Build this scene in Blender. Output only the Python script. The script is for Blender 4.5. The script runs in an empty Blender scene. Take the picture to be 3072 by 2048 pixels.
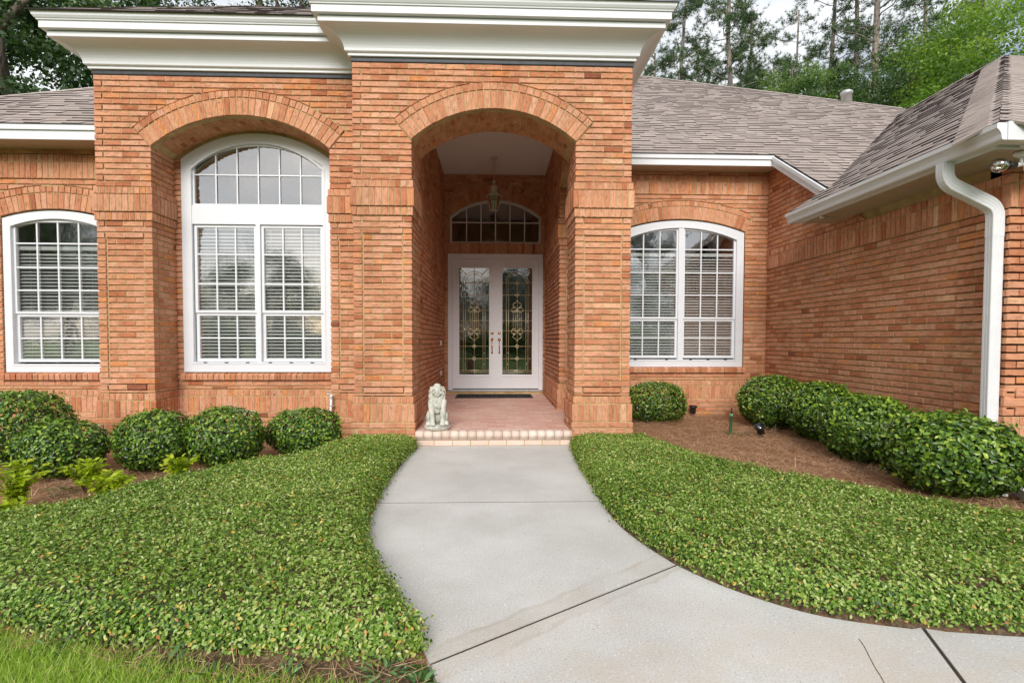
import bpy, bmesh, math, random
import numpy as np
from mathutils import Vector, Matrix

random.seed(7)
RNG = np.random.default_rng(7)
scene = bpy.context.scene
COL = scene.collection

# ------------------------------------------------------------------ camera
F_PX = 1555.0                      # focal length in pixels of the 3072 px wide photograph
YAW, PITCH, ROLL = math.atan(50 / 1555), math.radians(1.8), .0025
CAMZ = 1.18
_F = Vector((math.sin(YAW) * math.cos(PITCH), math.cos(YAW) * math.cos(PITCH), -math.sin(PITCH)))
_R0 = Vector((math.cos(YAW), -math.sin(YAW), 0))
_U0 = _R0.cross(_F)
_R = _R0 * math.cos(ROLL) + _U0 * math.sin(ROLL)
_U = _U0 * math.cos(ROLL) - _R0 * math.sin(ROLL)
cam_data = bpy.data.cameras.new('camera')
cam = bpy.data.objects.new('camera', cam_data)
COL.objects.link(cam)
cam.matrix_world = Matrix(((_R.x, _U.x, -_F.x, 0), (_R.y, _U.y, -_F.y, 0), (_R.z, _U.z, -_F.z, CAMZ), (0, 0, 0, 1)))
cam_data.sensor_width = 36
cam_data.lens = F_PX / 3072 * 36
cam_data.shift_y = .0140
cam_data.clip_start = .05
cam_data.clip_end = 2000
scene.camera = cam

def project(p):
    d = (p[0], p[1], p[2] - CAMZ)
    z = d[0] * _F.x + d[1] * _F.y + d[2] * _F.z
    if z < .1:
        return None
    return (1536 + (d[0] * _R.x + d[1] * _R.y + d[2] * _R.z) / z * F_PX,
            1067 - (d[0] * _U.x + d[1] * _U.y + d[2] * _U.z) / z * F_PX)

# ------------------------------------------------------------------ light
SUN_EL, SUN_AZ = math.radians(30), math.radians(187)      # azimuth clockwise from +Y; the sun stands behind the camera
world = bpy.data.worlds.new('World')
scene.world = world
world.use_nodes = True
wt = world.node_tree
wt.nodes.clear()
def wn(t, **k):
    n = wt.nodes.new(t)
    for a, b in k.items():
        setattr(n, a, b)
    return n
sky = wn('ShaderNodeTexSky', sky_type='NISHITA', sun_disc=False, sun_elevation=SUN_EL, sun_rotation=SUN_AZ,
         altitude=50, air_density=1.0, dust_density=2.0, ozone_density=1.0)
tc = wn('ShaderNodeTexCoord')
mp = wn('ShaderNodeMapping')
mp.inputs['Scale'].default_value = (1, 1, 2.2)
n1 = wn('ShaderNodeTexNoise')
n1.inputs['Scale'].default_value = 2.6
n1.inputs['Detail'].default_value = 8
n1.inputs['Roughness'].default_value = .55
cr = wn('ShaderNodeValToRGB')
cr.color_ramp.elements[0].position = .36
cr.color_ramp.elements[0].color = (.15, .15, .15, 1)
cr.color_ramp.elements[1].position = .56
cr.color_ramp.elements[1].color = (1, 1, 1, 1)
n2 = wn('ShaderNodeTexNoise')
n2.inputs['Scale'].default_value = 5
n2.inputs['Detail'].default_value = 6
cr2 = wn('ShaderNodeValToRGB')
cr2.color_ramp.elements[0].position = .3
cr2.color_ramp.elements[0].color = (6.6, 7.0, 7.6, 1)
cr2.color_ramp.elements[1].position = .7
cr2.color_ramp.elements[1].color = (10.6, 10.8, 11.1, 1)
mx = wn('ShaderNodeMixRGB')
bg = wn('ShaderNodeBackground')
bg.inputs['Strength'].default_value = .078
wo = wn('ShaderNodeOutputWorld')
L = wt.links.new
L(tc.outputs['Generated'], mp.inputs['Vector'])
L(mp.outputs[0], n1.inputs['Vector'])
L(mp.outputs[0], n2.inputs['Vector'])
L(n1.outputs['Fac'], cr.inputs['Fac'])
L(n2.outputs['Fac'], cr2.inputs['Fac'])
L(cr.outputs[0], mx.inputs['Fac'])
L(sky.outputs[0], mx.inputs['Color1'])
L(cr2.outputs[0], mx.inputs['Color2'])
L(mx.outputs[0], bg.inputs['Color'])
L(bg.outputs[0], wo.inputs['Surface'])

sun_data = bpy.data.lights.new('sun', 'SUN')
sun_data.energy = 2.0
sun_data.angle = math.radians(30)
sun_data.color = (1, .975, .94)
sun = bpy.data.objects.new('sun', sun_data)
COL.objects.link(sun)
_sd = Vector((math.sin(SUN_AZ) * math.cos(SUN_EL), math.cos(SUN_AZ) * math.cos(SUN_EL), math.sin(SUN_EL)))
sun.rotation_euler = _sd.to_track_quat('Z', 'Y').to_euler()

vs = scene.view_settings
vs.view_transform = 'Standard'
vs.look = 'None'
vs.exposure = 0.62
vs.gamma = 1
scene.cycles.max_bounces = 7
scene.cycles.diffuse_bounces = 4
scene.cycles.glossy_bounces = 3
scene.cycles.transparent_max_bounces = 12
scene.cycles.use_denoising = True
scene.cycles.sample_clamp_indirect = 6

# ------------------------------------------------------------------ helpers
def lin(r, g, b):
    f = lambda c: (c / 255 / 12.92) if c / 255 <= .04045 else ((c / 255 + .055) / 1.055) ** 2.4
    return (f(r), f(g), f(b), 1)

class NT:
    """small node-tree helper"""
    def __init__(s, name):
        s.m = bpy.data.materials.new(name)
        s.m.use_nodes = True
        s.t = s.m.node_tree
        s.t.nodes.clear()
        s.out = s.n('ShaderNodeOutputMaterial')
    def n(s, typ, ins=None, **k):
        x = s.t.nodes.new(typ)
        for a, b in k.items():
            setattr(x, a, b)
        for a, b in (ins or {}).items():
            s.set(x, a, b)
        return x
    def set(s, x, a, b):
        sock = x.inputs[a]
        if isinstance(b, bpy.types.NodeSocket):
            s.t.links.new(b, sock)
        elif isinstance(b, bpy.types.Node):
            s.t.links.new(b.outputs[0], sock)
        else:
            sock.default_value = b
    def ramp(s, fac, stops, interp='LINEAR'):
        r = s.n('ShaderNodeValToRGB', {'Fac': fac})
        r.color_ramp.interpolation = interp
        e = r.color_ramp.elements
        while len(e) < len(stops):
            e.new(.5)
        for i, (p, c) in enumerate(stops):
            e[i].position = p
            e[i].color = c if len(c) == 4 else (*c, 1)
        return r
    def mix(s, fac, a, b, mode='MIX'):
        return s.n('ShaderNodeMixRGB', {'Fac': fac, 'Color1': a, 'Color2': b}, blend_type=mode)
    def noise(s, vec, scale, detail=3, rough=.55):
        k = {'Scale': scale, 'Detail': detail, 'Roughness': rough}
        if vec is not None:
            k['Vector'] = vec
        return s.n('ShaderNodeTexNoise', k)
    def mapping(s, vec, scale=(1, 1, 1), rot=(0, 0, 0)):
        return s.n('ShaderNodeMapping', {'Vector': vec, 'Scale': scale, 'Rotation': rot})
    def pos(s):
        return s.n('ShaderNodeNewGeometry').outputs['Position']
    def bump(s, h, strength, dist=.005):
        return s.n('ShaderNodeBump', {'Height': h, 'Strength': strength, 'Distance': dist})
    def bsdf(s, **k):
        b = s.n('ShaderNodeBsdfPrincipled')
        for a, v in k.items():
            s.set(b, a.replace('_', ' '), v)
        s.t.links.new(b.outputs[0], s.out.inputs[0])
        return b

def simple_mat(name, col, rough=.5, metal=0, var=.06, nscale=9, bump=0, spec=.5, bscale=60):
    t = NT(name)
    p = t.pos()
    nz = t.noise(p, nscale, 4)
    a = tuple(c * (1 - var) for c in col[:3]) + (1,)
    b = tuple(min(1, c * (1 + var)) for c in col[:3]) + (1,)
    c = t.ramp(nz.outputs['Fac'], [(.3, a), (.7, b)])
    k = dict(Base_Color=c.outputs[0], Roughness=rough, Metallic=metal)
    s = t.bsdf(**k)
    s.inputs['Specular IOR Level'].default_value = spec
    if bump:
        t.set(s, 'Normal', t.bump(t.noise(p, bscale, 4).outputs['Fac'], bump, .004).outputs[0])
    return t.m

def newmesh(name, verts, faces, mat=None, uvs=None, tint=None, smooth=False, mats=None, midx=None):
    me = bpy.data.meshes.new(name)
    me.from_pydata([tuple(v) for v in verts], [], faces)
    if uvs is not None:
        l = me.uv_layers.new(name='UVMap')
        l.data.foreach_set('uv', np.asarray(uvs, np.float32).ravel())
    if tint is not None:
        a = me.attributes.new('tint', 'FLOAT', 'POINT')
        a.data.foreach_set('value', np.asarray(tint, np.float32).ravel())
    for m in (mats or ([mat] if mat else [])):
        me.materials.append(m)
    if midx is not None:
        me.polygons.foreach_set('material_index', np.asarray(midx, np.int32))
    if smooth:
        me.polygons.foreach_set('use_smooth', np.ones(len(me.polygons), bool))
    me.update()
    return me

def add(name, me, parent=None, loc=None, rot=None, kind=None, label=None, cat=None, group=None):
    o = bpy.data.objects.new(name, me)
    COL.objects.link(o)
    if parent is not None:
        o.parent = parent
    if loc is not None:
        o.location = loc
    if rot is not None:
        o.rotation_euler = rot
    tag(o, label, cat, group, kind)
    return o

def tag(o, label=None, cat=None, group=None, kind=None):
    if label: o['label'] = label
    if cat: o['category'] = cat
    if group: o['group'] = group
    if kind: o['kind'] = kind
    return o

def empty(name, loc=(0, 0, 0), label=None, cat=None, group=None, kind=None):
    return add(name, None, None, loc, None, kind, label, cat, group)

class MB:
    """mesh builder: collects simple solids in one mesh"""
    def __init__(s):
        s.v, s.f, s.sm = [], [], []
    def poly(s, vs, fs, smooth=False):
        o = len(s.v)
        s.v += [tuple(p) for p in vs]
        s.f += [tuple(i + o for i in f) for f in fs]
        s.sm += [smooth] * len(fs)
    def box(s, x0, x1, y0, y1, z0, z1):
        s.poly([(x0, y0, z0), (x1, y0, z0), (x1, y1, z0), (x0, y1, z0), (x0, y0, z1), (x1, y0, z1), (x1, y1, z1), (x0, y1, z1)],
               [(0, 3, 2, 1), (4, 5, 6, 7), (0, 1, 5, 4), (1, 2, 6, 5), (2, 3, 7, 6), (3, 0, 4, 7)])
    def bbox(s, x0, x1, y0, y1, z0, z1, b=.004):
        """box with chamfered edges"""
        bm = bmesh.new()
        bmesh.ops.create_cube(bm, size=1)
        for v in bm.verts:
            v.co = ((x0 + x1) / 2 + v.co.x * (x1 - x0), (y0 + y1) / 2 + v.co.y * (y1 - y0), (z0 + z1) / 2 + v.co.z * (z1 - z0))
        bmesh.ops.bevel(bm, geom=bm.edges[:], offset=b, segments=1, affect='EDGES')
        s.bm(bm)
    def bm(s, bm, smooth=False, mat=None):
        bm.verts.index_update()
        o = len(s.v)
        s.v += [tuple((mat @ v.co) if mat else v.co) for v in bm.verts]
        s.f += [tuple(v.index + o for v in f.verts) for f in bm.faces]
        s.sm += [smooth] * len(bm.faces)
        bm.free()
    def sweep(s, path, prof, closed=True, up=(0, 0, 1), caps=True, smooth=False):
        """sweep a 2D profile [(side, up)] along a 3D polyline, mitred"""
        P = [Vector(p) for p in path]
        n = len(prof)
        rings = []
        for i, p in enumerate(P):
            d0 = (P[i] - P[i - 1]).normalized() if i else (P[1] - P[0]).normalized()
            d1 = (P[i + 1] - P[i]).normalized() if i < len(P) - 1 else d0
            t = (d0 + d1).normalized()
            u = Vector(up)
            if abs(t.dot(u)) > .98:
                u = Vector((0, 1, 0))
            side = t.cross(u).normalized()
            u2 = side.cross(t).normalized()
            k = 1 / max(.35, math.sqrt(max(0, (1 + d0.dot(d1)) / 2)))
            # stretch in the bend plane
            bend = (d1 - d0)
            ring = []
            for a, b in prof:
                q = side * a + u2 * b
                if bend.length > 1e-5:
                    bn = bend.normalized()
                    q = q + bn * (q.dot(bn)) * (k - 1)
                ring.append(p + q)
            rings.append(ring)
        o = []
        for r in rings:
            o += r
        fs = []
        m = n if closed else n - 1
        for i in range(len(P) - 1):
            for j in range(m):
                a, b = i * n + j, i * n + (j + 1) % n
                fs.append((a, b, b + n, a + n))
        if caps and closed:
            fs.append(tuple(range(n))[::-1])
            fs.append(tuple((len(P) - 1) * n + j for j in range(n)))
        s.poly(o, fs, smooth)
    def tube(s, path, rad, n=8, smooth=True, caps=True):
        """tapered tube; rad is a number or a list"""
        P = [Vector(p) for p in path]
        R = rad if hasattr(rad, '__len__') else [rad] * len(P)
        o, fs = [], []
        for i, p in enumerate(P):
            t = (P[min(i + 1, len(P) - 1)] - P[max(i - 1, 0)]).normalized()
            u = Vector((0, 0, 1)) if abs(t.z) < .9 else Vector((1, 0, 0))
            a = t.cross(u).normalized()
            b = a.cross(t)
            for j in range(n):
                an = 2 * math.pi * j / n
                o.append(p + (a * math.cos(an) + b * math.sin(an)) * R[i])
        for i in range(len(P) - 1):
            for j in range(n):
                x, y = i * n + j, i * n + (j + 1) % n
                fs.append((x, x + n, y + n, y))
        if caps:
            fs.append(tuple(range(n)))
            fs.append(tuple((len(P) - 1) * n + j for j in range(n))[::-1])
        s.poly(o, fs, smooth)
    def lathe(s, prof, loc=(0, 0, 0), n=16, smooth=True, axis=None):
        """prof: [(r, z)]"""
        M = Matrix.Translation(loc)
        if axis is not None:
            M = M @ Vector((0, 0, 1)).rotation_difference(Vector(axis)).to_matrix().to_4x4()
        o, fs = [], []
        for r, z in prof:
            for j in range(n):
                a = 2 * math.pi * j / n
                o.append(M @ Vector((r * math.cos(a), r * math.sin(a), z)))
        for i in range(len(prof) - 1):
            for j in range(n):
                x, y = i * n + j, i * n + (j + 1) % n
                fs.append((x, y, y + n, x + n))
        fs.append(tuple(range(n))[::-1])
        fs.append(tuple((len(prof) - 1) * n + j for j in range(n)))
        s.poly(o, fs, smooth)
    def mesh(s, name, mat):
        me = newmesh(name, s.v, s.f, mat)
        me.polygons.foreach_set('use_smooth', np.asarray(s.sm, bool))
        return me
    def build(s, name, mat, parent=None, **k):
        return add(name, s.mesh(name, mat), parent, **k)

def rect(w, h):
    return [(-w / 2, -h / 2), (w / 2, -h / 2), (w / 2, h / 2), (-w / 2, h / 2)]

def clip_half(poly, n, d):
    """keep the side of a 2D convex polygon where n.p >= d"""
    out = []
    for i in range(len(poly)):
        a, b = poly[i], poly[(i + 1) % len(poly)]
        da, db = a[0] * n[0] + a[1] * n[1] - d, b[0] * n[0] + b[1] * n[1] - d
        if da >= 0:
            out.append(a)
        if (da >= 0) != (db >= 0):
            t = da / (da - db)
            out.append((a[0] + (b[0] - a[0]) * t, a[1] + (b[1] - a[1]) * t))
    return out
def area2(p):
    return abs(sum(p[i][0] * p[(i + 1) % len(p)][1] - p[(i + 1) % len(p)][0] * p[i][1] for i in range(len(p)))) / 2 if len(p) > 2 else 0
def inset(p, b):
    """inset a CCW convex polygon"""
    n = len(p)
    out = []
    for i in range(n):
        a, c, e = p[i - 1], p[i], p[(i + 1) % n]
        d1 = (c[0] - a[0], c[1] - a[1]); l1 = math.hypot(*d1) or 1e-9
        d2 = (e[0] - c[0], e[1] - c[1]); l2 = math.hypot(*d2) or 1e-9
        n1 = (-d1[1] / l1, d1[0] / l1); n2 = (-d2[1] / l2, d2[0] / l2)
        k = 1 + n1[0] * n2[0] + n1[1] * n2[1]
        k = max(k, .4)
        out.append((c[0] + (n1[0] + n2[0]) / k * b, c[1] + (n1[1] + n2[1]) / k * b))
    return out
# ------------------------------------------------------------------ materials
def brick_material():
    t = NT('brick')
    at = t.n('ShaderNodeAttribute', attribute_name='tint')
    uv = t.n('ShaderNodeUVMap').outputs[0]
    base = t.ramp(at.outputs['Fac'], [
        (0, lin(146, 88, 66)), (.14, lin(182, 114, 80)), (.30, lin(192, 130, 98)), (.46, lin(203, 144, 110)),
        (.6, lin(208, 154, 125)), (.74, lin(205, 134, 86)), (.88, lin(216, 164, 128)), (1, lin(224, 182, 148))])
    st = t.noise(t.mapping(uv, (9, 70, 1)), 1, 4, .65)          # wire-cut streaks along the brick
    bl = t.noise(uv, 17, 4, .65)
    stc = t.ramp(st.outputs['Fac'], [(.30, (.58, .53, .50)), (.48, (1, 1, 1)), (.70, (1.25, 1.26, 1.24))])
    c1 = t.mix(.8, base.outputs[0], stc.outputs[0], 'MULTIPLY')
    blc = t.ramp(bl.outputs['Fac'], [(.30, (.70, .60, .56)), (.47, (1, 1, 1)), (.6, (1.02, 1.05, 1.06)), (.72, (1.12, 1.22, 1.28))])
    c2 = t.mix(.85, c1.outputs[0], blc.outputs[0], 'MULTIPLY')
    # broad weathering over the whole wall
    wz = t.noise(t.mapping(t.pos(), (1, 1, .6)), 1.7, 5, .6)
    c2 = t.mix(.8, c2.outputs[0], t.ramp(wz.outputs['Fac'], [(.3, (.80, .78, .78)), (.5, (1, 1, 1)), (.7, (1.07, 1.08, 1.08))]).outputs[0], 'MULTIPLY')
    # dark kiln marks on a few bricks
    sp = t.noise(uv, 23, 2)
    spm = t.ramp(sp.outputs['Fac'], [(.66, (0, 0, 0)), (.76, (.85, .85, .85))])
    c3 = t.mix(spm.outputs[0], c2.outputs[0], lin(92, 72, 70))
    s = t.bsdf(Base_Color=c3.outputs[0], Roughness=.88)
    s.inputs['Specular IOR Level'].default_value = .2
    h = t.n('ShaderNodeMath', {0: st.outputs['Fac'], 1: t.noise(uv, 160, 3).outputs['Fac']}, operation='ADD')
    t.set(s, 'Normal', t.bump(h.outputs[0], .75, .0035).outputs[0])
    return t.m

def mortar_material():
    t = NT('mortar')
    p = t.pos()
    c = t.ramp(t.noise(p, 6, 5).outputs['Fac'], [(.3, lin(164, 140, 98)), (.7, lin(202, 178, 132))])
    s = t.bsdf(Base_Color=c.outputs[0], Roughness=.95)
    s.inputs['Specular IOR Level'].default_value = .1
    t.set(s, 'Normal', t.bump(t.noise(p, 220, 3).outputs['Fac'], .6, .003).outputs[0])
    return t.m

def shingle_material():
    t = NT('shingle')
    at = t.n('ShaderNodeAttribute', attribute_name='tint')
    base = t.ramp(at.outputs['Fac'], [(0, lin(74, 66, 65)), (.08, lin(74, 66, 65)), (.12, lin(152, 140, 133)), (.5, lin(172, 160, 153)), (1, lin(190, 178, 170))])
    p = t.pos()
    g = t.noise(p, 260, 3)
    gc = t.ramp(g.outputs['Fac'], [(.3, (.75, .74, .74)), (.5, (1, 1, 1)), (.75, (1.15, 1.14, 1.13))])
    st = t.noise(p, 1.1, 4)
    sc = t.ramp(st.outputs['Fac'], [(.3, (.82, .80, .80)), (.65, (1.06, 1.05, 1.03))])
    c = t.mix(.6, base.outputs[0], gc.outputs[0], 'MULTIPLY')
    c = t.mix(1, c.outputs[0], sc.outputs[0], 'MULTIPLY')
    s = t.bsdf(Base_Color=c.outputs[0], Roughness=.95)
    s.inputs['Specular IOR Level'].default_value = .15
    t.set(s, 'Normal', t.bump(g.outputs['Fac'], .5, .003).outputs[0])
    return t.m

def white_paint(name, col=(.76, .77, .78, 1), rough=.45):
    t = NT(name)
    p = t.pos()
    a = t.noise(t.mapping(p, (.6, .6, 3)), 2.2, 5)
    c = t.ramp(a.outputs['Fac'], [(.28, tuple(k * .96 for k in col[:3])), (.62, col[:3])])
    # faint algae and dust staining
    d = t.noise(t.mapping(p, (1.2, 1.2, .35)), 7, 5, .7)
    dm = t.ramp(d.outputs['Fac'], [(.62, (0, 0, 0)), (.85, (.10, .10, .10))])
    c2 = t.mix(dm.outputs[0], c.outputs[0], lin(176, 178, 150))
    s = t.bsdf(Base_Color=c2.outputs[0], Roughness=rough)
    return t.m

def glass_material(name, tintcol=(.95, .97, .96, 1), refl=.14, rough=.0, wave=.0):
    """thin pane: see-through, with a mirror coat that grows at grazing angles"""
    t = NT(name)
    fr = t.n('ShaderNodeFresnel', {'IOR': 1.5})
    k = t.n('ShaderNodeMath', {0: fr.outputs[0], 1: 1.0}, operation='MULTIPLY')
    k2 = t.n('ShaderNodeMath', {0: k.outputs[0], 1: refl}, operation='ADD')
    k2.use_clamp = True
    tr = t.n('ShaderNodeBsdfTransparent', {'Color': tintcol})
    gl = t.n('ShaderNodeBsdfGlossy', {'Color': (1, 1, 1, 1), 'Roughness': rough})
    p = t.pos()
    if wave:
        t.set(gl, 'Normal', t.bump(t.noise(p, 9, 3).outputs['Fac'], wave, .02).outputs[0])
    m = t.n('ShaderNodeMixShader', {0: k2.outputs[0], 1: tr.outputs[0], 2: gl.outputs[0]})
    t.t.links.new(m.outputs[0], t.out.inputs[0])
    return t.m

def leaf_material(name, stops, rough=.45, transl=.3, spec=.4, grain=0):
    t = NT(name)
    at = t.n('ShaderNodeAttribute', attribute_name='tint')
    c = t.ramp(at.outputs['Fac'], stops)
    s = t.n('ShaderNodeBsdfPrincipled', {'Base Color': c.outputs[0], 'Roughness': rough})
    s.inputs['Specular IOR Level'].default_value = spec
    tl = t.n('ShaderNodeBsdfTranslucent', {'Color': t.mix(1, c.outputs[0], (1.25, 1.35, .5, 1), 'MULTIPLY').outputs[0]})
    m = t.n('ShaderNodeMixShader', {0: transl, 1: s.outputs[0], 2: tl.outputs[0]})
    t.t.links.new(m.outputs[0], t.out.inputs[0])
    return t.m

def bark_material(name, a, b, sc=14):
    t = NT(name)
    p = t.pos()
    v = t.n('ShaderNodeTexVoronoi', {'Vector': t.mapping(p, (1, 1, .3)).outputs[0], 'Scale': sc})
    n = t.noise(t.mapping(p, (1, 1, .25)), sc * .8, 6, .7)
    h = t.n('ShaderNodeMath', {0: v.outputs['Distance'], 1: n.outputs['Fac']}, operation='ADD')
    c = t.ramp(h.outputs[0], [(.45, a), (.95, b)])
    s = t.bsdf(Base_Color=c.outputs[0], Roughness=.95)
    t.set(s, 'Normal', t.bump(h.outputs[0], 1, .04).outputs[0])
    return t.m

def concrete_material():
    t = NT('concrete')
    p = t.pos()
    c = t.ramp(t.noise(p, 1.3, 6, .6).outputs['Fac'], [(.32, lin(186, 183, 177)), (.68, lin(208, 206, 201))])
    f = t.noise(p, 120, 3)
    fc = t.ramp(f.outputs['Fac'], [(.34, (.74, .73, .72)), (.5, (1, 1, 1)), (.7, (1.07, 1.07, 1.07))])
    c1 = t.mix(.8, c.outputs[0], fc.outputs[0], 'MULTIPLY')
    v = t.n('ShaderNodeTexVoronoi', {'Vector': p, 'Scale': 62.0})               # exposed aggregate
    vm = t.ramp(v.outputs['Distance'], [(.10, (1, 1, 1)), (.26, (0, 0, 0))])
    vb = t.ramp(t.n('ShaderNodeSeparateColor', {0: v.outputs['Color']}).outputs[0], [(.72, (0, 0, 0)), (.76, (1, 1, 1))])
    vv = t.mix(1, vm.outputs[0], vb.outputs[0], 'MULTIPLY')
    c2 = t.mix(vv.outputs[0], c1.outputs[0], lin(228, 222, 212))
    v2 = t.n('ShaderNodeTexVoronoi', {'Vector': t.mapping(p, (1, 1, 1), (0, 0, .7)).outputs[0], 'Scale': 33.0})
    vm2 = t.ramp(v2.outputs['Distance'], [(.05, (1, 1, 1)), (.15, (0, 0, 0))])
    vb2 = t.ramp(t.n('ShaderNodeSeparateColor', {0: v2.outputs['Color']}).outputs[1], [(.66, (0, 0, 0)), (.7, (1, 1, 1))])
    c3 = t.mix(t.mix(1, vm2.outputs[0], vb2.outputs[0], 'MULTIPLY').outputs[0], c2.outputs[0], lin(140, 128, 112))
    # warm worn stone showing on the near slab, brown water marks along the slanting joint
    sep = t.n('ShaderNodeSeparateXYZ', {0: p})
    def line(ax, ay, bx, by, w, soft):
        l = math.hypot(bx - ax, by - ay)
        nx, ny = -(by - ay) / l, (bx - ax) / l
        a = t.n('ShaderNodeMath', {0: sep.outputs[0], 1: nx}, operation='MULTIPLY')
        b = t.n('ShaderNodeMath', {0: sep.outputs[1], 1: ny, 2: a.outputs[0]}, operation='MULTIPLY_ADD')
        d = t.n('ShaderNodeMath', {0: b.outputs[0], 1: ax * nx + ay * ny}, operation='SUBTRACT')
        wob = t.n('ShaderNodeMath', {0: t.noise(p, 5, 4).outputs['Fac'], 1: .09, 2: -.045}, operation='MULTIPLY_ADD')
        e = t.n('ShaderNodeMath', {0: d.outputs[0], 1: wob.outputs[0]}, operation='ADD')
        g = t.n('ShaderNodeMath', {0: e.outputs[0]}, operation='ABSOLUTE')
        return t.ramp(t.n('ShaderNodeMath', {0: g.outputs[0], 1: w}, operation='DIVIDE').outputs[0], soft)
    st = line(-.22, 1.86, .95, 2.72, .11, [(0, (.55, .55, .55)), (.62, (.42, .42, .42)), (.8, (.9, .9, .9)), (.95, (0, 0, 0))])
    c4 = t.mix(t.mix(1, st.outputs[0], t.ramp(t.noise(p, 3, 4).outputs['Fac'], [(.32, (0, 0, 0)), (.6, (.62, .62, .62))]).outputs[0], 'MULTIPLY').outputs[0],
               c3.outputs[0], lin(160, 145, 122))
    wm = t.ramp(t.noise(p, 2.4, 5, .7).outputs['Fac'], [(.42, (0, 0, 0)), (.62, (1, 1, 1))])
    wx = t.n('ShaderNodeMapRange', {'Value': sep.outputs[1], 'From Min': 2.5, 'From Max': 1.7})
    c5 = t.mix(t.n('ShaderNodeMath', {0: t.mix(1, wm.outputs[0], wx.outputs[0], 'MULTIPLY').outputs[0], 1: .42}, operation='MULTIPLY').outputs[0], c4.outputs[0], lin(196, 176, 150))
    s = t.bsdf(Base_Color=c5.outputs[0], Roughness=.9)
    s.inputs['Specular IOR Level'].default_value = .25
    t.set(s, 'Normal', t.bump(f.outputs['Fac'], .35, .003).outputs[0])
    return t.m

def ground_material(name, a, b, c, s1=3, s2=60, bump=.8):
    t = NT(name)
    p = t.pos()
    n = t.noise(p, s1, 5)
    m = t.noise(t.mapping(p, (1, 1, 1), (0, 0, .6)), s2, 5, .75)
    c1 = t.ramp(m.outputs['Fac'], [(.3, a), (.52, b), (.74, c)])
    c2 = t.mix(.5, c1.outputs[0], t.ramp(n.outputs['Fac'], [(.3, (.65, .65, .65)), (.7, (1.15, 1.15, 1.15))]).outputs[0], 'MULTIPLY')
    s = t.bsdf(Base_Color=c2.outputs[0], Roughness=1)
    s.inputs['Specular IOR Level'].default_value = .1
    t.set(s, 'Normal', t.bump(m.outputs['Fac'], bump, .02).outputs[0])
    return t.m

def paver_material():
    t = NT('paver')
    at = t.n('ShaderNodeAttribute', attribute_name='tint')
    p = t.pos()
    base = t.ramp(at.outputs['Fac'], [(0, lin(204, 152, 134)), (.5, lin(218, 172, 154)), (1, lin(228, 194, 178))])
    n = t.noise(p, 3, 5)
    c = t.mix(t.ramp(n.outputs['Fac'], [(.38, (0, 0, 0)), (.7, (.55, .55, .55))]).outputs[0], base.outputs[0], lin(218, 188, 174))
    f = t.noise(p, 90, 4)
    c = t.mix(.6, c.outputs[0], t.ramp(f.outputs['Fac'], [(.3, (.8, .78, .78)), (.7, (1.1, 1.1, 1.1))]).outputs[0], 'MULTIPLY')
    s = t.bsdf(Base_Color=c.outputs[0], Roughness=.75)
    t.set(s, 'Normal', t.bump(f.outputs['Fac'], .4, .003).outputs[0])
    return t.m

M = {}
M['brick'] = brick_material()
M['mortar'] = mortar_material()
M['shingle'] = shingle_material()
M['white'] = white_paint('white_paint')
M['window_white'] = white_paint('window_white', (.74, .76, .79, 1), .34)
M['door_paint'] = simple_mat('door_paint', (.78, .77, .79, 1), .40, var=.02)
M['gutter'] = simple_mat('gutter_paint', (.74, .75, .76, 1), .38, var=.05, nscale=3)
M['soffit'] = simple_mat('soffit_vinyl', (.50, .42, .31, 1), .55, var=.05)
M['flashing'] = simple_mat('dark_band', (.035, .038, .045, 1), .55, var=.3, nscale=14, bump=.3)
M['glass'] = glass_material('window_glass', refl=.33, wave=.04)
M['door_glass'] = glass_material('door_glass', (.30, .40, .31, 1), .17, .01, .07)
M['fan_glass'] = glass_material('fanlight_glass', (.75, .8, .75, 1), .16, wave=.06)
M['lamp_glass'] = glass_material('lantern_glass', (.9, .92, .9, 1), .06)
M['bulb_glass'] = glass_material('bulb_glass', (.93, .94, .92, 1), .28)
M['brass'] = simple_mat('brass', (.72, .50, .20, 1), .22, 1, var=.12, nscale=40)
M['came'] = simple_mat('came_metal', (.85, .74, .46, 1), .35, .7, var=.15, nscale=60)
M['pewter'] = simple_mat('lamp_metal', (.62, .57, .50, 1), .45, .4, var=.1)
M['slat'] = simple_mat('blind_white', (.88, .88, .87, 1), .4, var=.02)
M['plaster'] = simple_mat('ceiling_paint', (.80, .78, .75, 1), .9, var=.04, nscale=40, bump=.25, bscale=90)
M['interior'] = simple_mat('interior_paint', (.40, .36, .30, 1), .9, var=.04)
M['interior_floor'] = simple_mat('interior_floor', (.22, .15, .10, 1), .5, var=.2)
M['mat'] = simple_mat('rubber_mat', (.018, .018, .02, 1), .75, var=.4, nscale=50, bump=.6)
M['concrete'] = concrete_material()
M['paver'] = paver_material()
M['nosing'] = paver_material()
r = [n for n in M['nosing'].node_tree.nodes if n.type == 'VALTORGB'][0].color_ramp.elements
for e, c in zip(r, (lin(206, 184, 166), lin(220, 200, 184), lin(230, 212, 198))):
    e.color = c
M['stone'] = None
M['bark_pine'] = bark_material('pine_bark', lin(66, 54, 46), lin(150, 138, 128))
M['bark_oak'] = bark_material('oak_bark', lin(44, 38, 34), lin(120, 106, 94), 9)
M['twig'] = simple_mat('twig', lin(86, 70, 54), .9, var=.2, nscale=30)
M['soil'] = ground_material('soil', lin(66, 52, 40), lin(118, 98, 76), lin(164, 142, 116))
M['straw_ground'] = ground_material('straw_ground', lin(104, 76, 56), lin(166, 128, 98), lin(200, 164, 132), 4, 70, .8)
M['turf'] = ground_material('turf', lin(52, 72, 30), lin(92, 116, 52), lin(136, 150, 88), 2, 40, .9)
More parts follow.
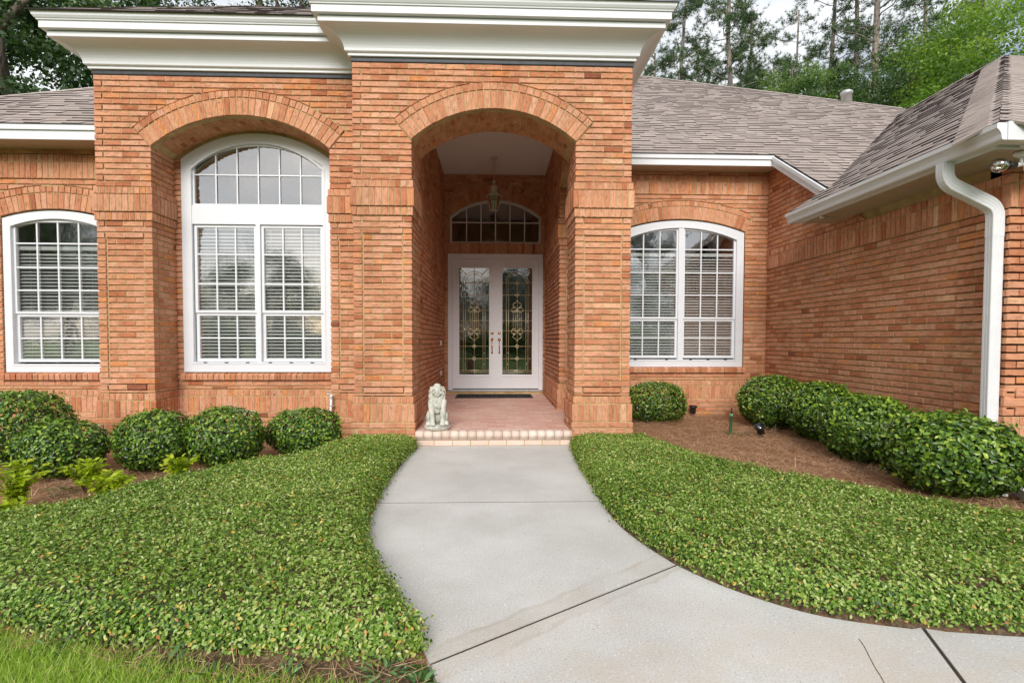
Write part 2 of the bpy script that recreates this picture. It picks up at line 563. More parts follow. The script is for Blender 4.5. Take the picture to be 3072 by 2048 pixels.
M['straw'] = leaf_material('pine_straw', [(0, lin(116, 80, 58)), (.4, lin(176, 132, 98)), (.75, lin(206, 166, 130)), (1, lin(226, 196, 164))], .8, .1, .2)
M['grass'] = leaf_material('grass_blade', [(0, lin(92, 122, 36)), (.4, lin(146, 180, 62)), (.8, lin(188, 208, 98)), (1, lin(218, 210, 150))], .5, .35)
M['cover_leaf'] = leaf_material('ground_cover_leaf', [(0, lin(34, 60, 16)), (.22, lin(70, 106, 28)), (.46, lin(116, 152, 48)), (.68, lin(154, 178, 84)), (.86, lin(192, 200, 130)), (.93, lin(214, 186, 84)), (1, lin(190, 130, 80))], .36, .25, .45)
M['shrub_leaf'] = leaf_material('shrub_leaf', [(0, lin(22, 40, 14)), (.35, lin(50, 80, 26)), (.7, lin(88, 122, 42)), (.88, lin(128, 160, 54)), (1, lin(186, 202, 70))], .28, .22, .5)
M['lime_leaf'] = leaf_material('lime_leaf', [(0, lin(110, 138, 24)), (.5, lin(158, 182, 34)), (1, lin(204, 214, 66))], .4, .4)
M['weed_leaf'] = leaf_material('weed_leaf', [(0, lin(60, 96, 50)), (1, lin(128, 164, 104))], .5, .3)
M['pine_leaf'] = leaf_material('pine_needle', [(0, lin(36, 60, 34)), (.5, lin(66, 98, 54)), (1, lin(116, 142, 84))], .5, .25)
M['oak_leaf'] = leaf_material('oak_leaf', [(0, lin(34, 52, 28)), (.5, lin(62, 88, 48)), (.85, lin(96, 124, 72)), (1, lin(150, 168, 120))], .4, .25)
M['broad_leaf'] = leaf_material('broad_leaf', [(0, lin(50, 78, 34)), (.5, lin(90, 122, 58)), (1, lin(146, 168, 92))], .45, .4)
M['bright_leaf'] = leaf_material('bright_leaf', [(0, lin(66, 100, 34)), (.5, lin(112, 146, 56)), (1, lin(172, 190, 92))], .45, .45)
M['black_plastic'] = simple_mat('black_plastic', (.016, .016, .018, 1), .38, var=.2)
M['green_plastic'] = simple_mat('green_plastic', (.12, .32, .17, 1), .45, var=.15, nscale=20)
M['pvc'] = simple_mat('pvc', (.78, .77, .74, 1), .4, var=.05)
M['steel'] = simple_mat('galvanised_steel', (.55, .57, .57, 1), .4, .8, var=.15)
M['dirt'] = simple_mat('joint_dirt', lin(58, 50, 42), 1, var=.3, nscale=30)
# ------------------------------------------------------------------ the house
house = empty('house', (0, 5.77, 0), 'red brick house with arched portico, arched windows and white cornice', 'house')
house.location = (0, 0, 0)
HP = {}            # parts of the house by key: mortar builders
BR = []            # bricks waiting to be made
G = .0105          # mortar joint
GB = .0140         # bed joint, raked deeper

class Frame:
    """a wall plane: P(u, v, n)"""
    def __init__(s, o, eu, en):
        s.o, s.eu, s.en, s.ev = Vector(o), Vector(eu), Vector(en), Vector((0, 0, 1))
        s.flip = s.eu.cross(s.ev).dot(s.en) < 0
    def P(s, u, v, n=0):
        return s.o + s.eu * u + s.ev * v + s.en * n
def FY(Y): return Frame((0, Y, 0), (1, 0, 0), (0, -1, 0))          # faces the camera; u = X
def FXm(X): return Frame((X, 0, 0), (0, 1, 0), (-1, 0, 0))         # faces -X; u = Y
def FXp(X): return Frame((X, 0, 0), (0, 1, 0), (1, 0, 0))          # faces +X; u = Y

def ccw(p):
    a = sum(p[i][0] * p[(i + 1) % len(p)][1] - p[(i + 1) % len(p)][0] * p[i][1] for i in range(len(p)))
    return p if a > 0 else p[::-1]

def prism(fr, poly, out, depth, bev, long_v=False, jit=.0012, tint=None):
    """a brick: convex 2D outline on a wall, arrised front, returns verts, faces, uvs, tint"""
    poly = ccw([(u + random.uniform(-jit, jit), v + random.uniform(-jit, jit)) for u, v in poly])
    n = len(poly)
    out += random.uniform(-.0022, .0018)
    ins = inset(poly, bev)
    tl = [random.uniform(-.0012, .0012) for _ in range(2)]
    cu = sum(p[0] for p in poly) / n
    cv = sum(p[1] for p in poly) / n
    V = [fr.P(u, v, out + (u - cu) * tl[0] * 8 + (v - cv) * tl[1] * 12) for u, v in ins] + \
        [fr.P(u, v, out - bev) for u, v in poly] + [fr.P(u, v, out - depth) for u, v in poly]
    f = [tuple(range(n))]
    for i in range(n):
        j = (i + 1) % n
        f.append((n + i, n + j, j, i))
        f.append((2 * n + i, 2 * n + j, n + j, n + i))
    if fr.flip:
        f = [q[::-1] for q in f]
    ou, ov = random.uniform(0, 40), random.uniform(0, 40)
    q = ins + poly + [(u + .02, v + .02) for u, v in poly]
    uv = [((v - cv + ou, u - cu + ov) if long_v else (u - cu + ou, v - cv + ov)) for u, v in q]
    uvl = []
    for fc in f:
        uvl += [uv[i] for i in fc]
    return V, f, uvl, tint

def brick(wall, fr, poly, out=0, depth=.085, long_v=False, bev=.0035, dark=0):
    if area2(poly) < .0005 or len(poly) < 3:
        return
    r = random.random()
    tint = min(1, max(0, random.gauss(.47, .15))) if r < .9 else random.uniform(.08, .92)
    if dark:
        tint *= (1 - dark)
    V, f, uv, _ = prism(fr, poly, out, depth, bev, long_v)
    cu = sum(p[0] for p in poly) / len(poly)
    cv = sum(p[1] for p in poly) / len(poly)
    c = fr.P(cu, cv, out)
    vis = 0
    view = Vector((0, 0, CAMZ)) - c
    if view.dot(fr.en) > 0:
        pr = [project(fr.P(u, v, out)) for u, v in poly]
        if all(pr) and all(-5 < q[0] < 3077 and -5 < q[1] < 2053 for q in pr):
            vis = area2(pr)
    BR.append((wall, V, f, uv, tint, c, vis))

class Sector:
    """arched opening: circle centre (uc, vc), clear radius, and its ring of brick (ext) over the half-angle th"""
    def __init__(s, uc, spring, half, rise, ring):
        s.uc, s.half, s.spring = uc, half, spring
        s.r = (half * half + rise * rise) / (2 * rise)
        s.vc = spring + rise - s.r
        s.th = math.asin(min(1, half / s.r))
        s.ext = s.r + ring
    def clip(s, poly, gap=.009):
        """cut a brick outline back to the extrados"""
        cu = sum(p[0] for p in poly) / len(poly)
        cv = sum(p[1] for p in poly) / len(poly)
        def inside(p):
            a = math.atan2(p[0] - s.uc, p[1] - s.vc)
            return abs(a) < s.th + .012 and math.hypot(p[0] - s.uc, p[1] - s.vc) < s.ext + gap
        pts = list(poly) + [(cu, cv)] + [((poly[i][0] + poly[(i + 1) % len(poly)][0]) / 2, (poly[i][1] + poly[(i + 1) % len(poly)][1]) / 2) for i in range(len(poly))]
        if not any(inside(p) for p in pts):
            return poly
        best = []
        a0 = math.atan2(cu - s.uc, cv - s.vc)
        for k in (-.05, 0, .05):
            a = max(-s.th, min(s.th, a0 + k))
            n = (math.sin(a), math.cos(a))
            c = clip_half(poly, n, n[0] * s.uc + n[1] * s.vc + s.ext + gap)
            if area2(c) > area2(best):
                best = c
        for sg in (-1, 1):
            n = (sg * math.cos(s.th), -math.sin(s.th))
            c = clip_half(poly, n, n[0] * s.uc + n[1] * s.vc + gap)
            if area2(c) > area2(best):
                best = c
        return best

def courses(wall, fr, z0, z1, n, u0, u1, out=0, par=0, cl=False, cr=False, sectors=(), half=None, depth=.085, heights=None, tall=.203, dark=0, top=None):
    """running-bond courses. cl / cr: the end is an outer corner shared with another wall (alternate courses own it).
    half: (ua, ub, zs) opening below zs."""
    hs = heights or [(z1 - z0) / n] * n
    z = z0
    mj = mortar(wall)
    for i, h in enumerate(hs):
        p = (i + par) % 2
        ivs = [(u0, u1)]
        if half and z + h * .5 < half[2]:
            ivs = [(u0, half[0]), (half[1], u1)]
        for k, (a, b) in enumerate(ivs):
            if b - a < .03:
                continue
            La = cl and k == 0
            Rb = cr and k == len(ivs) - 1
            # on alternate courses the other wall's brick turns the corner
            aa = a + (.096 if La and p == 1 else 0)
            bb = b - (.096 if Rb and p == 1 else 0)
            joints = [aa]
            u = aa + (tall if (p == 0 or La) else tall / 2)
            while u < bb - .045:
                joints.append(u)
                u += tall * (1 + random.uniform(-.012, .012))
            joints.append(bb)
            for q in range(len(joints) - 1):
                ja, jb = joints[q], joints[q + 1]
                first, last = q == 0, q == len(joints) - 2
                xa = ja + (0 if (first and aa == a) else G / 2)
                xb = jb - (0 if (last and bb == b) else G / 2)
                poly = [(xa, z + GB / 2), (xb, z + GB / 2), (xb, z + h - GB / 2), (xa, z + h - GB / 2)]
                if not last:                                # pointed head joint
                    hj = [(jb - G * .6, z + G * .45), (jb + G * .6, z + G * .45), (jb + G * .6, z + h - G * .45), (jb - G * .6, z + h - G * .45)]
                    if all(sc.clip(hj) is hj for sc in sectors):
                        dj = out - random.uniform(.0035, .007)
                        mj.poly([fr.P(a_, b_, dj) for a_, b_ in hj], [(3, 2, 1, 0) if fr.flip else (0, 1, 2, 3)])
                if top:
                    poly = clip_half(poly, top[0], top[1])
                for s in sectors:
                    if len(poly) > 2:
                        poly = s.clip(poly)
                if len(poly) > 2 and area2(poly) > .0007:
                    brick(wall, fr, poly, out, depth, dark=dark)
        z += h

def band(wall, fr, z0, z1, u0, u1, out, step=.0677, vert=True, depth=.085, dark=0):
    """soldier or header course: bricks set on end side by side"""
    n = max(1, round((u1 - u0) / step))
    w = (u1 - u0) / n
    for i in range(n):
        a, b = u0 + i * w, u0 + (i + 1) * w
        poly = [(a + (G / 2 if i else .001), z0 + G / 2), (b - (G / 2 if i < n - 1 else .001), z0 + G / 2), (b - (G / 2 if i < n - 1 else .001), z1 - G / 2), (a + (G / 2 if i else .001), z1 - G / 2)]
        brick(wall, fr, poly, out, depth, long_v=vert, dark=dark)

def mortar(wall):
    return HP.setdefault(wall, MB())
def mbox(wall, fr, u0, u1, v0, v1, n0, n1):
    """mortar block in wall coordinates, n0 < n1"""
    c = [fr.P(u, v, n) for v in (v0, v1) for n in (n0, n1) for u in (u0, u1)]
    xs, ys, zs = [p.x for p in c], [p.y for p in c], [p.z for p in c]
    mortar(wall).box(min(xs), max(xs), min(ys), max(ys), min(zs), max(zs))

def ring(wall, fr, s, r0, r1, out, n, depth=.085, dark=0, step_v=True):
    """one ring of an arch"""
    for i in range(n):
        a, b = -s.th + 2 * s.th * i / n, -s.th + 2 * s.th * (i + 1) / n
        g0, g1 = G / 2 / r0, G / 2 / r1
        pt = lambda r, t: (s.uc + r * math.sin(t), s.vc + r * math.cos(t))
        poly = [pt(r0 + G / 2, a + g0), pt(r0 + G / 2, b - g0), pt(r1 - G / 2, b - g1), pt(r1 - G / 2, a + g1)]
        m = (a + b) / 2
        # texture streaks run with the brick: build in a turned frame
        fr2 = Frame(fr.P(s.uc + r0 * math.sin(m), s.vc + r0 * math.cos(m)), fr.eu, fr.en)
        lo = [((p[0] - s.uc - r0 * math.sin(m)), (p[1] - s.vc - r0 * math.cos(m))) for p in poly]
        brick(wall, fr2, lo, out, depth, long_v=abs(m) < .9, dark=dark)

def arch_mortar(wall, fr, s, out, back, n=24, r1=None, close=None):
    """mortar backing of an arch: ring solid from r to ext"""
    m = mortar(wall)
    r1 = r1 or s.ext
    vs, fs = [], []
    for i in range(n + 1):
        t = -s.th + 2 * s.th * i / n
        for r in (s.r + .008, r1 - .008):
            for q in (out - .009, back):
                vs.append(fr.P(s.uc + r * math.sin(t), s.vc + r * math.cos(t), q))
    for i in range(n):
        a = i * 4
        b = a + 4
        fs += [(a, b, b + 2, a + 2), (a, a + 1, b + 1, b), (a + 2, b + 2, b + 3, a + 3), (a + 1, a + 3, b + 3, b + 1)]
    fs += [(0, 2, 3, 1), (n * 4, n * 4 + 1, n * 4 + 3, n * 4 + 2)]
    m.poly(vs, fs if not fr.flip else [f[::-1] for f in fs])

def wall_over_arch(wall, fr, s, u0, u1, zt, nf, nb, n=20):
    """mortar sheet between an arch and the wall top, with thickness nf..nb"""
    m = mortar(wall)
    us = [u0] + [s.uc - s.half + 2 * s.half * i / n for i in range(n + 1)] + [u1]
    def low(u):
        d = u - s.uc
        return s.spring if abs(d) >= s.half - 1e-6 else s.vc + math.sqrt(max(0, (s.r + .004) ** 2 - d * d))
    vs, fs = [], []
    for u in us:
        l = low(u)
        for v in (l, zt):
            for q in (nf, nb):
                vs.append(fr.P(u, v, q))
    for i in range(len(us) - 1):
        a, b = i * 4, i * 4 + 4
        fs += [(a, b, b + 2, a + 2), (a + 1, a + 3, b + 3, b + 1), (a, a + 1, b + 1, b), (a + 2, b + 2, b + 3, a + 3)]
    fs += [(0, 2, 3, 1), (len(us) * 4 - 4, len(us) * 4 - 3, len(us) * 4 - 1, len(us) * 4 - 2)]
    m.poly(vs, fs if not fr.flip else [f[::-1] for f in fs])

def intrados(wall, s, fr, n0, n1, rows, dark=0):
    """bricks on the underside of an arch between depth n0 (front) and n1 (back, negative)"""
    n = round(2 * s.th * s.r / .0677)
    d = (n0 - n1) / rows
    for i in range(n):
        a, b = -s.th + 2 * s.th * i / n, -s.th + 2 * s.th * (i + 1) / n
        m = (a + b) / 2
        c = fr.P(s.uc + s.r * math.sin(m), s.vc + s.r * math.cos(m))
        eu = (fr.eu * math.cos(m) - fr.ev * math.sin(m))
        en = -(fr.eu * math.sin(m) + fr.ev * math.cos(m))
        f2 = Frame(c, eu, en)
        f2.ev = -fr.en
        f2.flip = f2.eu.cross(f2.ev).dot(f2.en) < 0
        w = (b - a) * s.r / 2
        sh = d / 2 if i % 2 else 0
        k = -n0 - sh
        while k < -n1 - .02:
            lo, hi = max(k, -n0), min(k + d, -n1)
            if hi - lo > .03:
                brick(wall, f2, [(-w + G / 2, lo + G / 2), (w - G / 2, lo + G / 2), (w - G / 2, hi - G / 2), (-w + G / 2, hi - G / 2)], 0, .05, long_v=True, dark=dark)
            k += d

# levels shared by every wall
Z_B0, Z_SOL0, Z_SOL1, Z_HDR = -.079, .261, .464, .547
Z_PAN0, Z_PAN1 = .716, 2.335
Z_BELT0, Z_BS0, Z_BS1, Z_BELT1 = 2.533, 2.632, 2.835, 2.92
Z_TOP = 4.185
LOWH = [.034, .0675, .0675]

def base(wall, fr, u0, u1, par=0, cl=False, cr=False, ex=(0, 0), rows=5, back=0):
    """plinth: stretchers, soldiers, headers; ex = how far each end runs past its corner with the projection"""
    e = lambda o: (u0 - o * ex[0], u1 + o * ex[1])
    q9, dn = (.0125, .003) if back else (.009, 0)
    a, b = e(.034)
    courses(wall, fr, Z_SOL0 - .068 * rows, Z_SOL0, rows, a, b, .034, par, cl, cr)
    mbox(wall, fr, a + q9 * ex[0], b - q9 * ex[1], Z_SOL0 - .068 * rows, Z_SOL0 - .004 - dn, -.08, .022 - dn)
    a, b = e(.026)
    band(wall, fr, Z_SOL0, Z_SOL1, a + back, b, .026)
    mbox(wall, fr, a + q9 * ex[0], b - q9 * ex[1], Z_SOL0 - .004, Z_SOL1 - .004 - dn, -.08, .018 - dn)
    a, b = e(.013)
    band(wall, fr, Z_SOL1, Z_HDR, a + back, b, .013)
    mbox(wall, fr, a + q9 * ex[0], b - q9 * ex[1], Z_SOL1 - .004, Z_HDR - .004 - dn, -.08, .005 - dn)

def belt(wall, fr, u0, u1, ex=(0, 0), dark=0, back=0):
    for z0, z1, o in ((Z_BELT0, Z_BS0, .014), (Z_BS0, Z_BS1, .028), (Z_BS1, Z_BELT1, .018)):
        a, b = u0 - o * ex[0], u1 + o * ex[1]
        band(wall, fr, z0, z1, a + back, b, o, dark=dark)
        k8 = .011 if back else .008
        mbox(wall, fr, a + k8 * ex[0], b - k8 * ex[1], z0 + .003 + k8 * .1, z1 - .003 - k8 * .1, -.08, o - k8)

def pier_face(wall, fr, u0, u1, par, cl, cr, ex, panel=True, z_top=Z_BELT1, dark=0, quoin=(True, True), base_rows=5, bse=True, back=0):
    """one face of a pier from the plinth to the top of the belt"""
    if bse:
        base(wall, fr, u0, u1, par, cl, cr, ex, base_rows, back)
    courses(wall, fr, Z_HDR, Z_PAN0, 3, u0, u1, 0, par, cl, cr, heights=LOWH, dark=dark)
    if panel:
        qw = .096
        n, h = 24, (Z_PAN1 - Z_PAN0) / 24
        for i in range(n):
            z = Z_PAN0 + i * h
            for sd, a, b in ((0, u0, u0 + qw), (1, u1 - qw, u1)):
                if not quoin[sd]:
                    continue
                own = (i + par + (1 if sd else 0)) % 2 == 0
                brick(wall, fr, [(a, z + GB / 2), (b, z + GB / 2), (b, z + h - GB / 2), (a, z + h - GB / 2)], 0, .09)
        a, b = (u0 + qw + .012 if quoin[0] else u0), (u1 - qw - .012 if quoin[1] else u1)
        courses(wall, fr, Z_PAN0, Z_PAN1, n, a, b, -.016, par, depth=.06, dark=dark)
        for sd, c in ((0, u0 + qw), (1, u1 - qw - .012)):
            if quoin[sd]:
                mortar(wall).poly([fr.P(p_[0], p_[1], -.0185) for p_ in ((c - .004, Z_PAN0), (c + .016, Z_PAN0), (c + .016, Z_PAN1), (c - .004, Z_PAN1))], [(3, 2, 1, 0) if fr.flip else (0, 1, 2, 3)])
    else:
        courses(wall, fr, Z_PAN0, Z_PAN1, 24, u0 + (.1 if back else 0), u1, 0, par + 1, cl and not back, cr, dark=dark)
    courses(wall, fr, Z_PAN1, Z_BELT0, 3, u0, u1, 0, par + 1, cl, cr, dark=dark)
    belt(wall, fr, u0, u1, ex, dark, back)

# ---- portico -------------------------------------------------------------------------------------------------
YP, PL, PR, OL, OR = 5.77, -1.56, 1.51, -.92, .885
YPB = 6.42                                     # back of the front arch
PW = 'portico_wall'
fp = FY(YP)
pier_face(PW, fp, PL, OL, 0, True, True, (1, 1))
pier_face(PW, fp, OR, PR, 0, True, True, (1, 1))
# sides of the piers
fi = FXp(OL)                                   # left pier, face towards the opening
pier_face(PW, fi, YP, YPB, 1, True, False, (1, 0), panel=False, back=.09)
fo = FXm(OR)
pier_face(PW, fo, YP, YPB, 1, True, True, (1, 0), panel=False, back=.09)
pier_face(PW, FXm(PL), YP, 6.15, 1, True, False, (1, 0), panel=False, back=.09)
pier_face(PW, FXp(PR), YP, YPB, 1, True, True, (1, 0), panel=False, back=.09)
for a, b in ((PL, OL), (OR, PR)):
    mortar(PW).box(a + .016, b - .016, YP + .034, YPB - .009, -.05, Z_PAN1)
    for c in ((a, a + .1), (b - .1, b)):
        mortar(PW).box(c[0] + .0085, c[1] - .0085, YP + .0155, YPB - .0088, -.05, Z_PAN1 + .002)
    mortar(PW).box(a + .016, b - .016, YP + .016, YPB - .0092, Z_PAN1, 3.37)
s_port = Sector((OL + OR) / 2, 3.36, (OR - OL) / 2, .345, .285)
SHALF = (OL, OR, 3.362)
courses(PW, fp, Z_BELT1, Z_TOP, 19, PL, PR, 0, 0, True, True, (s_port,), SHALF)
courses(PW, FXp(OL), Z_BELT1, 3.3865, 7, YP, YPB, 0, 1, True, False)
courses(PW, FXm(OR), Z_BELT1, 3.3865, 7, YP, YPB, 0, 1, True, False)
courses(PW, FXm(PL), Z_BELT1, Z_TOP, 19, YP, 6.15, 0, 1, True, False)
courses(PW, FXp(PR), Z_BELT1, Z_TOP, 19, YP, 8.07, 0, 1, True, False)
wall_over_arch(PW, fp, s_port, PL + .009, PR - .009, Z_TOP, -.016, -(YPB - YP) + .009)
mortar(PW).box(OR + .05, PR - .009, YPB - .1, 8.07, 3.5, Z_TOP)
PA = 'portico_arch'
ring(PA, fp, s_port, s_port.r, s_port.r + .2, .008, 29)
ring(PA, fp, s_port, s_port.r + .2, s_port.ext, .012, 29)
arch_mortar(PA, fp, s_port, .008, -.09)
intrados(PA, s_port, fp, -.087, -(YPB - YP) + .01, 5)

# porch walls inside
XWL, XWR = -.95, .92
YD = 9.7
ZF = .165
ZC = 4.23
PI = 'porch_wall'
fl = FXp(XWL)
NR = 59
courses(PI, fl, .30, ZC, 58, YPB, YD, 0, 0)
band(PI, fl, .165, .30, YPB, YD, .012)
mortar(PI).box(XWL - .1, XWL - .016, YPB - .05, YD, 0, ZC)
fb = FXm(XWR)
YS0, YS1 = YPB, 7.48                           # side opening on the right
s_side = Sector((YS0 + YS1) / 2, 3.36, (YS1 - YS0) / 2, .21, .285)
pier_face(PI, fb, YS1, YD, 0, True, False, (1, 0), panel=False, back=.09)
pier_face(PI, FY(YS1), XWR, PR, 1, True, False, (1, 0), panel=True, quoin=(True, False))
courses(PI, FY(YS1), Z_BELT1, 3.3865, 7, XWR, PR, 0, 1, True, False)
courses(PI, fb, Z_BELT1, ZC, 19, YPB, YD, 0, 0, False, False, (s_side,), (YS0, YS1, 3.362))
mortar(PI).box(XWR + .016, PR, YS1 + .034, YD, 0, Z_PAN1)
mortar(PI).box(XWR + .016, XWR + .1, YS1 + .0155, YD, 0, Z_PAN1 + .002)
mortar(PI).box(XWR + .016, PR, YS1 + .016, YD, Z_PAN1, 3.4)
wall_over_arch(PI, fb, s_side, YS0 - .2, YD, ZC, -.016, -(PR - XWR) + .009)
ring(PI, fb, s_side, s_side.r, s_side.r + .2, .006, 16)
ring(PI, fb, s_side, s_side.r + .2, s_side.ext, .009, 16)
intrados(PI, s_side, fb, -.08, -(PR - XWR) + .02, 4)
courses(PI, FXp(PR), Z_BELT1, 3.3865, 7, YS1, 8.07, 0, 1)
# back of the front arch wall, seen only from inside
mb_ = mortar(PI)

# door wall
DW = 'entry_wall'
fd = FY(YD)
DX0, DX1, DZ1 = -.878, .881, 2.762
FX0, FX1, FZ0, FZS, FZC = -.845, .845, 2.972, 3.46, 3.773
s_fan = Sector(0, FZS, .845, FZC - FZS, .285)
courses(DW, fd, ZF, DZ1, 38, XWL, DX0, 0, 0)
courses(DW, fd, ZF, DZ1, 38, DX1, XWR + .03, 0, 0)
band(DW, fd, DZ1, FZ0, XWL, XWR + .03, 0)
courses(DW, fd, FZ0, ZC, 19, XWL, XWR + .03, 0, 0, sectors=(s_fan,), half=(FX0, FX1, FZS))
ring(DW, fd, s_fan, s_fan.r, s_fan.r + .2, .004, 28)
ring(DW, fd, s_fan, s_fan.r + .2, s_fan.ext, .004, 28)
mortar(DW).box(XWL - .1, DX0 - .002, YD + .016, YD + .12, 0, DZ1)
mortar(DW).box(DX1 + .002, XWR + .1, YD + .016, YD + .12, 0, DZ1)
mortar(DW).box(XWL - .1, XWR + .1, YD + .016, YD + .12, DZ1, FZ0)
wall_over_arch(DW, fd, s_fan, XWL - .1, XWR + .1, ZC, -.016, -.12)
mortar(DW).box(XWL - .1, FX0 - .001, YD + .016, YD + .12, FZ0, FZS)
mortar(DW).box(FX1 + .001, XWR + .1, YD + .016, YD + .12, FZ0, FZS)
mortar(DW).box(XWL, XWR, YD + .0, YD + .12, 0, .215)

# ---- window bay ----------------------------------------------------------------------------------------------
YB, YBK = 6.15, 6.6
BL, BO0, BO1 = -4.585, -3.96, -1.93
BW = 'bay_wall'
fbay = FY(YB)
pier_face(BW, fbay, BL, BO0, 0, True, True, (1, 1))
pier_face(BW, fbay, BO1, PL + .03, 0, True, False, (1, 0), quoin=(True, False))
pier_face(BW, FXp(BO0), YB, YBK, 1, True, False, (1, 0), panel=False, back=.09)
pier_face(BW, FXm(BO1), YB, YBK, 1, True, False, (1, 0), panel=False, back=.09)
pier_face(BW, FXm(BL), YB, YBK, 1, True, False, (1, 0), panel=False, back=.09)
courses(BW, FXm(BL), Z_BELT1, Z_TOP, 19, YB, 9.0, 0, 1, True, False)
s_bay = Sector((BO0 + BO1) / 2, 3.38, (BO1 - BO0) / 2, .367, .285)
courses(BW, fbay, Z_BELT1, Z_TOP, 19, BL, PL, 0, 0, True, False, (s_bay,), (BO0, BO1, 3.385))
courses(BW, FXp(BO0), Z_BELT1, 3.3865, 7, YB, YBK, 0, 1, True, False)
courses(BW, FXm(BO1), Z_BELT1, 3.3865, 7, YB, YBK, 0, 1, True, False)
for a, b in ((BL, BO0), (BO1, PL + .2)):
    mortar(BW).box(a + .016, b - .016, YB + .034, YBK + .1, -.05, Z_PAN1)
    for c in ((a, a + .1), (b - .1, b)):
        mortar(BW).box(c[0] + .0085, c[1] - .0085, YB + .0155, YBK + .1, -.05, Z_PAN1 + .002)
    mortar(BW).box(a + .016, b - .016, YB + .016, YBK + .102, Z_PAN1, 3.39)
wall_over_arch(BW, fbay, s_bay, BL + .009, PL + .1, Z_TOP, -.016, -(YBK - YB) - .1)
mortar(BW).box(BL + .009, BL + .1, YBK, 9.0, 2.5, Z_TOP)
BA = 'bay_arch'
ring(BA, fbay, s_bay, s_bay.r, s_bay.r + .2, .008, 33)
ring(BA, fbay, s_bay, s_bay.r + .2, s_bay.ext, .012, 33)
arch_mortar(BA, fbay, s_bay, .008, -.09)
intrados(BA, s_bay, fbay, -.087, -(YBK - YB) + .0, 3)

SILL0, SILL1 = .662, .757
def sill(wall, fr, u0, u1):
    """sloping row of header bricks under a window"""
    n = round((u1 - u0) / .0677)
    w = (u1 - u0) / n
    mbox(wall, fr, u0 + .004, u1 - .004, SILL0 + .006, SILL1 - .016, -.1, .034)
    for i in range(n):
        a, b = u0 + i * w + G / 2, u0 + (i + 1) * w - G / 2
        fx = Frame(fr.P(0, 0, 0), fr.eu, fr.en)
        zt = SILL1 + random.uniform(-.003, .002)
        out = .044 + random.uniform(-.003, .003)
        V = [fr.P(u, v, n_) for (v, n_) in ((SILL0, -.05), (SILL0 + .004, out - .004), (SILL0 + .012, out), (zt - .03, out + .004), (zt - .012, out - .004), (zt + .004, -.06)) for u in (a, b)]
        f = [(0, 1, 3, 2), (2, 3, 5, 4), (4, 5, 7, 6), (6, 7, 9, 8), (8, 9, 11, 10), (0, 2, 4, 6, 8, 10), (1, 11, 9, 7, 5, 3)]
        if fr.flip:
            f = [q[::-1] for q in f]
        uv = []
        o1, o2 = random.uniform(0, 30), random.uniform(0, 30)
        for q in f:
            uv += [(o1 + (j // 2) * .03, o2 + (j % 2) * .06) for j in q]
        c = fr.P((a + b) / 2, (SILL0 + SILL1) / 2, out)
        pr = [project(fr.P(u, v, out)) for u, v in ((a, SILL0), (b, SILL0), (b, SILL1), (a, SILL1))]
        vis = area2(pr) if all(pr) and all(0 < q[0] < 3072 for q in pr) else 0
        BR.append((wall, V, f, uv, min(1, max(0, random.gauss(.36, .16))), c, vis))

def window_wall(wall, fr, u0, u1, wu0, wu1, zspring, sector, ztop, belt_z, sill_u=None, cl=False, cr=False, rows_top=None, ex=(0, 0), wb=True):
    """wall with one arched window: plinth, sill, courses, arch, soldier belt under the eave"""
    base(wall, fr, u0, u1, 0, cl, cr, ex)
    courses(wall, fr, Z_HDR, SILL0, 2, u0, u1, 0, 0, cl, cr, heights=[.042, .073])
    su = sill_u or (wu0 - .03, wu1 + .03)
    zb = belt_z[0]
    n = round((zb - SILL0) / .0677)
    courses(wall, fr, SILL0, zb, n, u0, u1, 0, 0, cl, cr, (sector,), (wu0 - .012, wu1 + .012, zspring))
    sill(wall, fr, *su)
    band(wall, fr, belt_z[0], belt_z[1], u0, u1, .012)
    band(wall, fr, belt_z[1], belt_z[2], u0, u1, .012)
    if ztop - belt_z[2] > .03:
        courses(wall, fr, belt_z[2], ztop, max(1, round((ztop - belt_z[2]) / .07)), u0, u1, 0, 0)
    mbox(wall, fr, u0, u1, belt_z[0] + .004, belt_z[2] - .004, -.05, .004)
    mbox(wall, fr, u0, wu0 - .012, Z_HDR - .01, zspring, -.1, -.016)
    mbox(wall, fr, wu1 + .012, u1, Z_HDR - .01, zspring, -.1, -.016)
    mbox(wall, fr, wu0 - .012, wu1 + .012, -.1, SILL1 - .03, -.1, -.0162)
    wall_over_arch(wall, fr, sector, u0, u1, ztop, -.016, -.1)
    na = round(2 * sector.th * (sector.r + .03) / .0677)
    ring(wall, fr, sector, sector.r, sector.r + .2, .006, na)
    ring(wall, fr, sector, sector.r + .2, sector.ext, .009, na)
    arch_mortar(wall, fr, sector, .006, -.09)

# bay, wall round the big window
BWX0, BWX1 = -3.885, -2.03
s_bw = Sector((BWX0 + BWX1) / 2, 3.392, (BWX1 - BWX0) / 2, .328, .1)
fbk = FY(YBK)
base(BW, fbk, BO0, BO1, 1)
courses(BW, fbk, Z_HDR, SILL0, 2, BO0, BO1, 0, 0, heights=[.042, .073])
courses(BW, fbk, SILL0, 3.95, 49, BO0 - .05, BWX0 - .006, 0, 0)
courses(BW, fbk, SILL0, 3.95, 49, BWX1 + .006, BO1 + .05, 0, 0)
sill(BW, fbk, BWX0 - .03, BWX1 + .03)
mortar(BW).box(BO0, BWX0, YBK + .016, YBK + .1, 0, 3.5)
mortar(BW).box(BWX1, BO1, YBK + .016, YBK + .1, 0, 3.5)
mortar(BW).box(BO0, BO1, YBK + .0162, YBK + .1, -.05, SILL1 - .03)
wall_over_arch(BW, fbk, s_bw, BO0 - .05, BO1 + .05, 4.1, -.012, -.1)

